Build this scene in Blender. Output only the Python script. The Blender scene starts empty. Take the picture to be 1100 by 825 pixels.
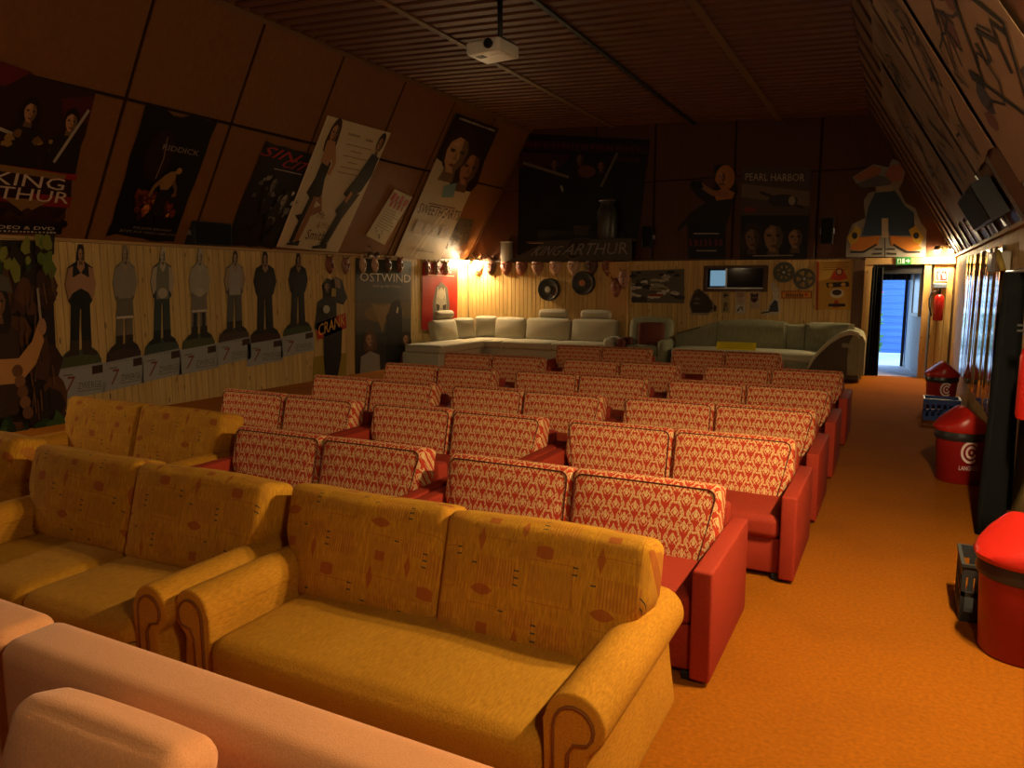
import bpy, bmesh, math, random
from mathutils import Vector, Matrix
random.seed(7)
PI = math.pi
scene = bpy.context.scene
COL = scene.collection

# ------------------------------------------------------------------ camera
CAM_H, YAW, PITCH, FPX = 1.6, math.radians(27.28), math.radians(7.70), 800.0
PW, PH = 1100.0, 825.0
cd = bpy.data.cameras.new('camera'); cam = bpy.data.objects.new('camera', cd); COL.objects.link(cam)
cd.sensor_fit = 'HORIZONTAL'; cd.sensor_width = 36.0; cd.lens = 36.0 * FPX / PW
cd.clip_start = 0.05; cd.clip_end = 200
cam.location = (0, 0, CAM_H); cam.rotation_euler = (PI/2 - PITCH, 0, YAW)
scene.camera = cam

# ------------------------------------------------------------------ world, exposure
world = bpy.data.worlds.new('sky'); scene.world = world; world.use_nodes = True
wb = world.node_tree.nodes['Background']
wb.inputs[0].default_value = (0.42, 0.66, 1.0, 1); wb.inputs[1].default_value = 2.6
vs = scene.view_settings
vs.view_transform = 'Standard'; vs.look = 'None'; vs.gamma = 1.0; vs.use_curve_mapping = False
vs.exposure = 1.15
LAMP_COL = (1.0, 0.755, 0.425)
KEY_POWER, CORNER_POWER, DOOR_POWER, FRONT_POWER, LEFT_POWER = 155.0, 120.0, 100.0, 18.0, 80.0
NEAR_POWER = 42.0

# ------------------------------------------------------------------ room measures (metres)
XL, XR, YB, YF = -8.52, 0.80, 14.40, -1.6
ZLED_L, ZLED_R = 2.08, 2.03
XLC, ZLC, XRC, ZRC = -6.95, 4.75, -0.60, 4.40

# ------------------------------------------------------------------ pixel -> place helpers
_cy, _sy, _cp, _sp = math.cos(YAW), math.sin(YAW), math.cos(PITCH), math.sin(PITCH)
FWD = Vector((-_sy*_cp, _cy*_cp, -_sp)); RGT = Vector((_cy, _sy, 0)); UPV = RGT.cross(FWD)
CAMP = Vector((0, 0, CAM_H))
def ray(x, y): return FWD + RGT*((x-PW/2)/FPX) - UPV*((y-PH/2)/FPX)
class Plane:
    def __init__(s, p, n): s.p = Vector(p); s.n = Vector(n).normalized()
    def __call__(s, x, y, off=0.0):
        d = ray(x, y); t = (s.p + s.n*off - CAMP).dot(s.n)/d.dot(s.n); return CAMP + d*t
P_FLOOR = Plane((0,0,0), (0,0,1))
P_LEFT = Plane((XL,0,0), (1,0,0)); P_RIGHT = Plane((XR,0,0), (-1,0,0)); P_BACK = Plane((0,YB,0), (0,-1,0))
P_SL = Plane((XL,0,ZLED_L), (ZLC-ZLED_L, 0, -(XLC-XL)))
P_SR = Plane((XR,0,ZLED_R), (-(ZRC-ZLED_R), 0, (XRC-XR)))

# ------------------------------------------------------------------ shader helpers
def lin(c):
    if isinstance(c, str):
        c = c.lstrip('#'); c = tuple(int(c[i:i+2], 16)/255 for i in (0, 2, 4))
    return tuple((v/12.92 if v <= 0.04045 else ((v+0.055)/1.055)**2.4) for v in c)
class X:                                      # tiny expression wrapper over shader sockets
    def __init__(s, nt, sock): s.nt, s.s = nt, sock
    def _m(s, op, b=None, c=None):
        n = s.nt.nodes.new('ShaderNodeMath'); n.operation = op
        for i, v in enumerate((s, b, c)):
            if v is None: continue
            if isinstance(v, X): s.nt.links.new(v.s, n.inputs[i])
            else: n.inputs[i].default_value = v
        return X(s.nt, n.outputs[0])
    def __add__(s, b): return s._m('ADD', b)
    def __radd__(s, b): return s._m('ADD', b)
    def __sub__(s, b): return s._m('SUBTRACT', b)
    def __mul__(s, b): return s._m('MULTIPLY', b)
    def __rmul__(s, b): return s._m('MULTIPLY', b)
    def __truediv__(s, b): return s._m('DIVIDE', b)
    def abs(s): return s._m('ABSOLUTE')
    def lt(s, b): return s._m('LESS_THAN', b)
    def gt(s, b): return s._m('GREATER_THAN', b)
    def max(s, b): return s._m('MAXIMUM', b)
    def min(s, b): return s._m('MINIMUM', b)
    def sin(s): return s._m('SINE')
    def mod(s, b): return s._m('FLOORED_MODULO', b)
    def pp(s, b): return s._m('PINGPONG', b)
MATS = {}
def new_mat(name, rough=0.8, spec=0.3, metal=0.0):
    m = bpy.data.materials.new(name); m.use_nodes = True
    nt = m.node_tree; b = nt.nodes['Principled BSDF']
    b.inputs['Roughness'].default_value = rough; b.inputs['Specular IOR Level'].default_value = spec
    b.inputs['Metallic'].default_value = metal
    MATS[name] = m
    return m, nt, b
def coords(nt, kind='Object'):
    tc = nt.nodes.new('ShaderNodeTexCoord'); sp = nt.nodes.new('ShaderNodeSeparateXYZ')
    nt.links.new(tc.outputs[kind], sp.inputs[0])
    return tc.outputs[kind], X(nt, sp.outputs[0]), X(nt, sp.outputs[1]), X(nt, sp.outputs[2])
def vec(nt, x, y, z=0.0):
    c = nt.nodes.new('ShaderNodeCombineXYZ')
    for i, v in enumerate((x, y, z)):
        if isinstance(v, X): nt.links.new(v.s, c.inputs[i])
        else: c.inputs[i].default_value = v
    return c.outputs[0]
def noise(nt, v, scale, detail=3, rough=0.55, dist=0.0):
    n = nt.nodes.new('ShaderNodeTexNoise'); n.inputs['Scale'].default_value = scale
    n.inputs['Detail'].default_value = detail; n.inputs['Roughness'].default_value = rough
    n.inputs['Distortion'].default_value = dist
    if v is not None: nt.links.new(v, n.inputs['Vector'])
    return X(nt, n.outputs['Fac'])
def scaled(nt, v, s):
    m = nt.nodes.new('ShaderNodeVectorMath'); m.operation = 'MULTIPLY'; m.inputs[1].default_value = s
    nt.links.new(v, m.inputs[0]); return m.outputs[0]
def offs(nt, v, k=7.0):                       # shift a pattern by the object's own random number
    oi = nt.nodes.new('ShaderNodeObjectInfo'); m = nt.nodes.new('ShaderNodeVectorMath'); m.operation = 'ADD'
    r = X(nt, oi.outputs['Random']); c = vec(nt, r*k, r*(k*1.7), r*(k*.6))
    nt.links.new(v, m.inputs[0]); nt.links.new(c, m.inputs[1]); return m.outputs[0], r
def mix(nt, a, b, f):
    n = nt.nodes.new('ShaderNodeMix'); n.data_type = 'RGBA'
    if isinstance(f, X): nt.links.new(f.s, n.inputs[0])
    else: n.inputs[0].default_value = f
    for k, v in ((6, a), (7, b)):
        if isinstance(v, (tuple, list)): n.inputs[k].default_value = (*v, 1)
        else: nt.links.new(v, n.inputs[k])
    return n.outputs[2]
def bump(nt, b, h, strength=0.2, dist=0.01):
    n = nt.nodes.new('ShaderNodeBump'); n.inputs['Strength'].default_value = strength; n.inputs['Distance'].default_value = dist
    nt.links.new(h.s, n.inputs['Height']); nt.links.new(n.outputs[0], b.inputs['Normal'])
def setc(nt, b, sock): nt.links.new(sock, b.inputs['Base Color'])

def fabric(name, c1, c2, fine=(420, 420, 120), big=3.0, bs=0.25, rough=0.9, sheen=0.0):
    m, nt, b = new_mat(name, rough, 0.15)
    v, x, y, z = coords(nt); v2, r = offs(nt, v, 3)
    n1 = noise(nt, scaled(nt, v2, fine), 1.0, 2); n2 = noise(nt, v2, big, 3)
    f = ((n1-.5)*1.7 + n2*0.6 + .2)
    setc(nt, b, mix(nt, c1, c2, f)); bump(nt, b, n1, bs, 0.004)
    if sheen: b.inputs['Sheen Weight'].default_value = sheen
    return m
def plain(name, c, rough=0.6, spec=0.3, metal=0.0, var=0.12, scale=6.0, bs=0.0):
    m, nt, b = new_mat(name, rough, spec, metal)
    v, x, y, z = coords(nt); n = noise(nt, v, scale, 4)
    d = tuple(max(0, k*(1-var)) for k in c); l = tuple(min(1, k*(1+var)) for k in c)
    setc(nt, b, mix(nt, d, l, n))
    if bs: bump(nt, b, noise(nt, v, scale*25, 2), bs, 0.003)
    return m
def emit(name, c, s):
    m = bpy.data.materials.new(name); m.use_nodes = True; nt = m.node_tree; nt.nodes.clear()
    e = nt.nodes.new('ShaderNodeEmission'); o = nt.nodes.new('ShaderNodeOutputMaterial')
    e.inputs[0].default_value = (*c, 1); e.inputs[1].default_value = s; nt.links.new(e.outputs[0], o.inputs[0])
    MATS[name] = m; return m
def wood(name, c1, c2, axis='z', rough=0.55, spec=0.35, knots=True, tone_var=0.35):
    m, nt, b = new_mat(name, rough, spec)
    v, x, y, z = coords(nt); v2, r = offs(nt, v, 11)
    s = {'x': (1.2, 22, 22), 'y': (22, 1.2, 22), 'z': (22, 22, 1.2)}[axis]
    g = noise(nt, scaled(nt, v2, s), 1.0, 4, 0.6, 0.4)
    col = mix(nt, c1, c2, (g-0.28)*1.9)
    col = mix(nt, col, tuple(k*0.62 for k in c1), (r*tone_var))  # random darker tone for each object
    if knots:
        s2 = {'x': (3.2, 12, 12), 'y': (12, 3.2, 12), 'z': (12, 12, 3.2)}[axis]
        vo = nt.nodes.new('ShaderNodeTexVoronoi'); vo.inputs['Scale'].default_value = 1.0
        nt.links.new(scaled(nt, v2, s2), vo.inputs['Vector'])
        k = X(nt, vo.outputs['Distance']).lt(0.13)
        col = mix(nt, col, tuple(k_*0.22 for k_ in c1), k*0.75)
    setc(nt, b, col); bump(nt, b, g, 0.08, 0.004)
    return m

M_PINE = wood('pine_boards', (.50, .315, .095), (.76, .53, .19))
M_PINE_FRAME = wood('pine_frame', (.45, .25, .075), (.66, .40, .13), tone_var=.1)
M_PINE_X = wood('pine_rail', (.42, .25, .09), (.62, .38, .13), axis='x', knots=False)
M_PINE_Y = wood('pine_rail_long', (.42, .25, .09), (.62, .38, .13), axis='y', knots=False)
M_PANEL = wood('brown_fibreboard', (.165, .062, .015), (.22, .087, .022), rough=.5, spec=.25, knots=False, tone_var=.15)
M_PANEL_B = wood('red_brown_fibreboard', (.075, .026, .010), (.10, .036, .014), rough=.5, spec=.2, knots=False, tone_var=.2)
M_PANEL_R = wood('brown_plywood', (.16, .078, .034), (.22, .112, .05), axis='z', rough=.5, spec=.25, knots=False, tone_var=.2)
M_SLAT = wood('brown_slat', (.12, .040, .015), (.165, .058, .022), axis='x', rough=.6, knots=False, tone_var=.2)
M_BATTEN = wood('ochre_batten', (.13, .062, .015), (.17, .085, .022), axis='y', knots=False)
M_DARK = plain('dark_brown_backing', (.030, .014, .007), .85, .1)
M_DARKWOOD = wood('dark_stained_wood', (.065, .028, .012), (.11, .05, .02), knots=False)
M_BLACK = plain('black_plastic', (.012, .012, .013), .5, .3)
M_BLACKCLOTH = fabric('black_curtain_cloth', (.003, .0035, .0035), (.008, .009, .009), fine=(200, 200, 60), big=4)
M_WHITE = plain('white_plastic', (.62, .58, .50), .45, .4)
M_METAL = plain('steel', (.55, .55, .55), .35, .5, .9)
M_REDPL = plain('red_plastic', (.42, .014, .007), .34, .45, var=.06)
M_REDBODY = plain('red_bin_body', (.26, .008, .006), .4, .4, var=.06)
M_REDPAINT = plain('red_paint', (.42, .012, .007), .25, .5, var=.05)
M_LINER = plain('dark_bin_liner', (.020, .018, .016), .3, .5, bs=.4)
M_GREYPL = plain('grey_crate_plastic', (.028, .027, .026), .5, .3)
M_BLUEPL = plain('blue_crate_plastic', (.012, .045, .22), .45, .4)
M_RED = fabric('red_upholstery', (.25, .022, .009), (.36, .040, .016), fine=(160, 160, 160), big=2.5, bs=.12, rough=.75)
M_YEL = fabric('ochre_chenille', (.33, .130, .007), (.56, .250, .018), fine=(200, 40, 200), big=3, bs=.35)
M_YSEAT = fabric('ochre_seat_chenille', (.32, .135, .008), (.50, .230, .016), fine=(170, 34, 170), big=3, bs=.35)
M_PIPE = plain('dark_piping', (.10, .022, .012), .8, .1)
M_YPIPE = plain('brown_piping', (.20, .07, .015), .8, .1)
M_PINK = fabric('peach_velour', (.58, .235, .09), (.74, .33, .135), fine=(300, 300, 100), big=4, bs=.2, sheen=.15)
M_BEIGE = fabric('beige_upholstery', (.40, .36, .25), (.52, .47, .34), fine=(180, 180, 180), big=3, bs=.15)
M_GREEN = fabric('grey_green_upholstery', (.19, .185, .105), (.29, .28, .17), fine=(40, 40, 6), big=6, bs=.4, rough=.75)
M_GREENSEAT = fabric('pale_green_seat', (.40, .38, .25), (.52, .49, .34), fine=(120, 120, 120), big=3)
M_BROWNCL = fabric('brown_cloth', (.10, .03, .018), (.16, .05, .03), fine=(150, 150, 150), big=4)
M_FLOORDARK = plain('threshold_strip', (.09, .07, .06), .6, .3)

def mat_carpet():
    m, nt, b = new_mat('orange_carpet', .95, .05)
    v, x, y, z = coords(nt)
    n1 = noise(nt, v, 55, 4); n2 = noise(nt, v, 1.3, 4); n3 = noise(nt, v, 420, 2)
    c = mix(nt, (.21, .060, .004), (.42, .126, .006), (n1-.5)*1.2 + (n3-.5)*1.6 + .5)
    c = mix(nt, c, (.13, .036, .004), ((n2-.5)*2.4).max(0.0)*.5)
    setc(nt, b, c); bump(nt, b, n3, .5, .006); return m
M_CARPET = mat_carpet()

def mat_damask():
    m, nt, b = new_mat('red_cream_damask', .85, .12)
    v, x, y, z = coords(nt)
    u = x*1.22; w = (z + y*0.9)*1.22
    T, H = 0.058, 0.150                          # half width and height of one repeat, mirrored left and right
    wob = noise(nt, v, 38, 1, .5); wob2 = noise(nt, scaled(nt, v, (1, 1, -1)), 31, 1, .5)
    mu = (u + 2.0 + (wob-.5)*.012).pp(T); mv = (w + 2.0 + (wob2-.5)*.012).mod(H)
    k = mv*(2*PI/H)
    def ring(cx, cy, r, t): return ((((mu-cx)*(mu-cx) + (mv-cy)*(mv-cy))._m('SQRT') - r).abs()).lt(t)
    def blob(cx, cy, rx, ry): return (((mu-cx)/rx)._m('POWER', 2.0) + ((mv-cy)/ry)._m('POWER', 2.0)).lt(1.0)
    def leaf(cx, cy, hx, hy, sl):
        return (((mu-cx + (mv-cy)*sl).abs()/(hx*.82)) + ((mv-cy).abs()/hy)).lt(1.0)
    f = ((mu - T*.5 - (k.sin())*(T*.36)).abs()).lt(.0023)
    f = f.max(((mu - T*.5 + ((k*2.0).sin())*(T*.22)).abs()).lt(.0018))
    for q in (blob(0, .036, .010, .014), blob(0, .060, .006, .012), leaf(.014, .046, .006, .020, .6), leaf(.014, .022, .005, .016, -.6), blob(T, .111, .010, .014), blob(T, .136, .006, .011), leaf(T-.014, .121, .006, .020, -.6),
              leaf(T-.014, .096, .005, .016, .6), leaf(.024, .095, .007, .022, .5), leaf(.036, .020, .007, .022, -.5), ring(.018, .118, .009, .0022), ring(T-.018, .044, .009, .0022), blob(.018, .118, .004, .004), blob(T-.018, .044, .004, .004),
              blob(.005, .092, .005, .007), blob(T-.005, .015, .005, .007), leaf(.030, .068, .005, .014, 0.0), leaf(.028, .142, .005, .012, 0.3)):
        f = f.max(q)
    fib = noise(nt, v, 700, 1)
    red = mix(nt, (.40, .034, .014), (.52, .055, .022), fib)
    crm = mix(nt, (.58, .37, .15), (.72, .49, .22), fib)
    setc(nt, b, mix(nt, red, crm, f)); bump(nt, b, f*.5 + fib*.5, .25, .003)
    return m
M_DAMASK = mat_damask()

def mat_ypattern():
    m, nt, b = new_mat('ochre_printed_chenille', .9, .12)
    v, x, y, z = coords(nt); oi = nt.nodes.new('ShaderNodeObjectInfo'); r = X(nt, oi.outputs['Random'])
    u = x + r*3.1; w = z + y*0.9 + r*1.7
    TX, TY = 0.46, 0.40
    tx = (u + 3.0).mod(TX); ty = (w + 3.0).mod(TY)
    st = noise(nt, scaled(nt, v, (190, 190, 22)), 1.0, 2); bl = noise(nt, v, 5, 3)
    base = mix(nt, (.33, .135, .008), (.60, .285, .020), (st-.5)*2.0 + bl*.7 + .15)
    def rect(cx, cy, hx, hy): return ((tx-cx).abs()/hx).max((ty-cy).abs()/hy).lt(1.0)
    def frame(cx, cy, hx, hy, t): return rect(cx, cy, hx, hy) - rect(cx, cy, hx-t, hy-t)
    def rhomb(cx, cy, hx, hy): return ((tx-cx).abs()/hx + (ty-cy).abs()/hy).lt(1.0)
    def lens(cx, cy, hx, hy):
        q = (tx-cx)/hx; return (((ty-cy).abs()/hy) + q*q).lt(1.0)
    ochre = rect(.10, .30, .07, .06).max(rect(.33, .10, .08, .055)).max(rect(.22, .20, .05, .035)).max(rect(.40, .26, .045, .05))
    stripes = rect(.12, .10, .075, .05).max(rect(.36, .32, .06, .045)).max(rect(.24, .36, .05, .03)) * ((u*520.0).sin()).gt(.15)
    rust = rhomb(.215, .285, .014, .045).max(lens(.30, .205, .062, .024)*rect(.30, .205, .032, .03)).max(rhomb(.05, .21, .016, .05)).max(rect(.085, .30, .022, .018)).max(lens(.07, .03, .045, .02))
    halo = lens(.30, .205, .075, .03)
    lines = frame(.33, .10, .085, .075, .003).max(frame(.10, .30, .085, .08, .0025))
    ticks = None
    for cx, cy in ((.20, .12), (.20, .095), (.20, .07), (.285, .35), (.285, .325), (.285, .30), (.42, .17), (.42, .145), (.155, .37), (.03, .12)):
        t = rect(cx, cy, .010, .003); ticks = t if ticks is None else ticks.max(t)
    c = mix(nt, base, (.36, .15, .018), ochre*.38)
    c = mix(nt, c, (.42, .18, .02), halo*.45)
    c = mix(nt, c, (.34, .085, .02), stripes*.55)
    c = mix(nt, c, (.30, .055, .014), rust*.72)
    c = mix(nt, c, (.28, .07, .02), lines*.6)
    c = mix(nt, c, (.045, .045, .03), ticks*.9)
    setc(nt, b, c)
    wr = noise(nt, scaled(nt, v, (26, 9, 5)), 1.0, 2)
    bump(nt, b, st*.25 + wr, .35, .012); return m
M_YPAT = mat_ypattern()

def mat_print():
    m, nt, b = new_mat('poster_print', .5, .25)
    a = nt.nodes.new('ShaderNodeVertexColor'); a.layer_name = 'Col'
    v, x, y, z = coords(nt); n = noise(nt, v, 9, 4)
    g = nt.nodes.new('ShaderNodeMix'); g.data_type = 'RGBA'; g.blend_type = 'MULTIPLY'; g.inputs[0].default_value = 1.0
    nt.links.new(a.outputs[0], g.inputs[6]); nt.links.new(mix(nt, (.8, .78, .76), (1, 1, 1), n), g.inputs[7])
    setc(nt, b, g.outputs[2]); return m
M_PRINT = mat_print()

# ------------------------------------------------------------------ mesh helpers
def obj(name, mesh, mat=None, parent=None, loc=None, rot=None):
    o = bpy.data.objects.new(name, mesh); COL.objects.link(o)
    if mat is not None and not mesh.materials: mesh.materials.append(mat)
    if parent is not None: o.parent = parent
    if loc is not None: o.location = loc
    if rot is not None: o.rotation_euler = rot
    return o
def tag(o, label=None, cat=None, group=None, kind=None):
    if label: o['label'] = label
    if cat: o['category'] = cat
    if group: o['group'] = group
    if kind: o['kind'] = kind
    return o
def thing(name, label, cat, loc=(0, 0, 0), rz=0.0, group=None):
    o = bpy.data.objects.new(name, None); COL.objects.link(o); o.location = loc; o.rotation_euler = (0, 0, rz)
    o.empty_display_size = .1
    return tag(o, label, cat, group)
def struct(name, mesh, mat=None): return tag(obj(name, mesh, mat), kind='structure')
def from_bm(bm, smooth=False, name='m'):
    me = bpy.data.meshes.new(name); bmesh.ops.recalc_face_normals(bm, faces=bm.faces); bm.to_mesh(me); bm.free()
    if smooth: me.polygons.foreach_set('use_smooth', [True]*len(me.polygons))
    return me
def smooth_angle(me, ang=40):
    me.polygons.foreach_set('use_smooth', [True]*len(me.polygons))
    bm = bmesh.new(); bm.from_mesh(me)
    for e in bm.edges:
        if len(e.link_faces) == 2 and e.calc_face_angle(0) > math.radians(ang): e.smooth = False
    bm.to_mesh(me); bm.free(); return me
def box_mesh(x0, x1, y0, y1, z0, z1, bev=0.0, seg=1):
    bm = bmesh.new(); bmesh.ops.create_cube(bm, size=1)
    for v in bm.verts:
        v.co = Vector(((x0+x1)/2 + v.co.x*(x1-x0), (y0+y1)/2 + v.co.y*(y1-y0), (z0+z1)/2 + v.co.z*(z1-z0)))
    if bev: bmesh.ops.bevel(bm, geom=bm.edges[:], offset=bev, segments=seg, affect='EDGES', profile=.5)
    me = from_bm(bm)
    return smooth_angle(me, 50) if bev and seg > 1 else me
def boxes_mesh(lst):
    V, F = [], []
    for x0, x1, y0, y1, z0, z1 in lst:
        b = len(V); V += [(x, y, z) for x in (x0, x1) for y in (y0, y1) for z in (z0, z1)]
        F += [tuple(b+i for i in f) for f in ((0,1,3,2), (4,6,7,5), (0,4,5,1), (2,3,7,6), (0,2,6,4), (1,5,7,3))]
    me = bpy.data.meshes.new('boxes'); me.from_pydata(V, [], F); return me
def rbox(sx, sy, sz, r=.05, n=9, puff=(0, 0, 0), deform=None, pw=2.0):
    """rounded, slightly inflated upholstery block centred on the origin"""
    hx, hy, hz = sx/2, sy/2, sz/2; r = min(r, hx*.98, hy*.98, hz*.98)
    bm = bmesh.new(); cache = {}
    def vert(a, b, c):
        k = (round(a, 5), round(b, 5), round(c, 5))
        if k in cache: return cache[k]
        p = Vector((a*hx, b*hy, c*hz))
        q = Vector((max(-hx+r, min(hx-r, p.x)), max(-hy+r, min(hy-r, p.y)), max(-hz+r, min(hz-r, p.z))))
        d = p - q
        if d.length > 1e-9: p = q + d.normalized()*r
        wx, wy, wz = 1-abs(a)**pw, 1-abs(b)**pw, 1-abs(c)**pw
        p += Vector((a*puff[0]*wy*wz, b*puff[1]*wx*wz, c*puff[2]*wx*wy))
        if deform: p = deform(p)
        cache[k] = bm.verts.new(p); return cache[k]
    def ramp(h):                                  # samples denser near the rounded edges
        e = min(.45, r/h) if h > 0 else .3
        k = 3; mid = n
        t = [-1 + e*i/k for i in range(k)] + [-1+e + (2-2*e)*i/mid for i in range(mid)] + [1-e + e*i/k for i in range(k+1)]
        return t
    tx, ty, tz = ramp(hx), ramp(hy), ramp(hz)
    def face(A, B, f):
        for i in range(len(A)-1):
            for j in range(len(B)-1):
                vs_ = [f(A[i], B[j]), f(A[i+1], B[j]), f(A[i+1], B[j+1]), f(A[i], B[j+1])]
                u = []
                for v in vs_:
                    if v not in u: u.append(v)
                if len(u) > 2:
                    try: bm.faces.new(u)
                    except ValueError: pass
    for s in (-1, 1):
        face(tx, ty, lambda a, b: vert(a, b, s)); face(tx, tz, lambda a, b: vert(a, s, b)); face(ty, tz, lambda a, b: vert(s, a, b))
    return from_bm(bm, True)
def tube(pts, r, n=6, closed=False, caps=True):
    pts = [Vector(p) for p in pts]; N = len(pts); bm = bmesh.new(); rings = []
    up = Vector((0, 0, 1)); prev = None
    for i, p in enumerate(pts):
        a = pts[(i-1) % N] if (closed or i > 0) else p; b = pts[(i+1) % N] if (closed or i < N-1) else p
        t = (b-a).normalized()
        if prev is None:
            u = t.cross(up)
            if u.length < .1: u = t.cross(Vector((1, 0, 0)))
        else: u = prev - t*prev.dot(t)
        u.normalize(); prev = u; w = t.cross(u)
        rr = r[i] if isinstance(r, (list, tuple)) else r
        rings.append([bm.verts.new(p + (u*math.cos(k*2*PI/n) + w*math.sin(k*2*PI/n))*rr) for k in range(n)])
    for i in range(N if closed else N-1):
        A, B = rings[i], rings[(i+1) % N]
        for k in range(n): bm.faces.new((A[k], A[(k+1) % n], B[(k+1) % n], B[k]))
    if not closed and caps:
        bm.faces.new(rings[0]); bm.faces.new(rings[-1])
    return from_bm(bm, True)
def lathe(profile, n=32, caps=True):
    bm = bmesh.new(); R = []
    for r, z in profile:
        R.append([bm.verts.new((r*math.cos(k*2*PI/n), r*math.sin(k*2*PI/n), z)) for k in range(n)])
    for a, b in zip(R, R[1:]):
        for k in range(n): bm.faces.new((a[k], a[(k+1) % n], b[(k+1) % n], b[k]))
    if caps: bm.faces.new(R[0]); bm.faces.new(R[-1])
    return smooth_angle(from_bm(bm), 45)
def extrude_poly(pts, vecdir, bev=0.0):
    bm = bmesh.new(); vs_ = [bm.verts.new(p) for p in pts]; f = bm.faces.new(vs_)
    r = bmesh.ops.extrude_face_region(bm, geom=[f])
    bmesh.ops.translate(bm, vec=Vector(vecdir), verts=[e for e in r['geom'] if isinstance(e, bmesh.types.BMVert)])
    if bev: bmesh.ops.bevel(bm, geom=bm.edges[:], offset=bev, segments=2, affect='EDGES', profile=.5)
    me = from_bm(bm); return smooth_angle(me, 45)
def sweep(path, prof):
    """sweep closed profile (offset to the right of travel, height) along an XY path; prof may be a function of t"""
    bm = bmesh.new(); N = len(path); R = []
    for i, p in enumerate(path):
        a = Vector(path[max(0, i-1)]); b = Vector(path[min(N-1, i+1)]); t = (b-a).normalized(); nrm = Vector((t.y, -t.x))
        pr = prof(i/(N-1)) if callable(prof) else prof
        R.append([bm.verts.new((p[0]+nrm.x*q[0], p[1]+nrm.y*q[0], q[1])) for q in pr])
    m = len(R[0])
    for a, b in zip(R, R[1:]):
        for k in range(m): bm.faces.new((a[k], a[(k+1) % m], b[(k+1) % m], b[k]))
    bm.faces.new(R[0]); bm.faces.new(R[-1])
    return smooth_angle(from_bm(bm), 50)
def clone(root, loc=None, rz=None, label=None, group=None, parent=None):
    c = root.copy(); COL.objects.link(c)
    if parent is not None: c.parent = parent
    if loc is not None: c.location = loc
    if rz is not None: c.rotation_euler = (0, 0, rz)
    if label: c['label'] = label
    if group: c['group'] = group
    for ch in list(root.children): clone(ch, parent=c)
    return c

# ------------------------------------------------------------------ flat print (posters, lettering, cut-outs)
_txt = {}
def text_geo(s):
    if s in _txt: return _txt[s]
    c = bpy.data.curves.new('t', 'FONT'); c.body = s; c.resolution_u = 2
    o = bpy.data.objects.new('t', c); COL.objects.link(o)
    dg = bpy.context.evaluated_depsgraph_get(); me = bpy.data.meshes.new_from_object(o.evaluated_get(dg))
    V = [v.co.copy() for v in me.vertices]; F = [tuple(p.vertices) for p in me.polygons]
    bpy.data.objects.remove(o); bpy.data.curves.remove(c); bpy.data.meshes.remove(me)
    x0 = min(v.x for v in V); x1 = max(v.x for v in V); y0 = min(v.y for v in V); y1 = max(v.y for v in V)
    _txt[s] = ([((v.x-x0)/(x1-x0), 1-(v.y-y0)/(y1-y0)) for v in V], F); return _txt[s]
class Quad:
    """bilinear frame on a surface: u to the right, v downwards; d = distance off the surface"""
    def __init__(s, tl, tr, br, bl, n): s.c = [Vector(p) for p in (tl, tr, br, bl)]; s.n = Vector(n).normalized()
    def __call__(s, u, v, d=0.0):
        a, b, c, e = s.c
        return (a*(1-u) + b*u)*(1-v) + (e*(1-u) + c*u)*v + s.n*d
def pxquad(pl, tl, tr, br, bl, off=.006): return Quad(pl(*tl, off), pl(*tr, off), pl(*br, off), pl(*bl, off), pl.n)
class Cyl:
    """frame on an upright cylinder: u spans an arc, v downwards"""
    def __init__(s, r, a0, a1, z1, z0): s.r, s.a0, s.a1, s.z1, s.z0 = r, a0, a1, z1, z0
    def __call__(s, u, v, d=0.0):
        a = s.a0 + (s.a1-s.a0)*u; r = s.r + d
        return Vector((r*math.cos(a), r*math.sin(a), s.z1 + (s.z0-s.z1)*v))
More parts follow.
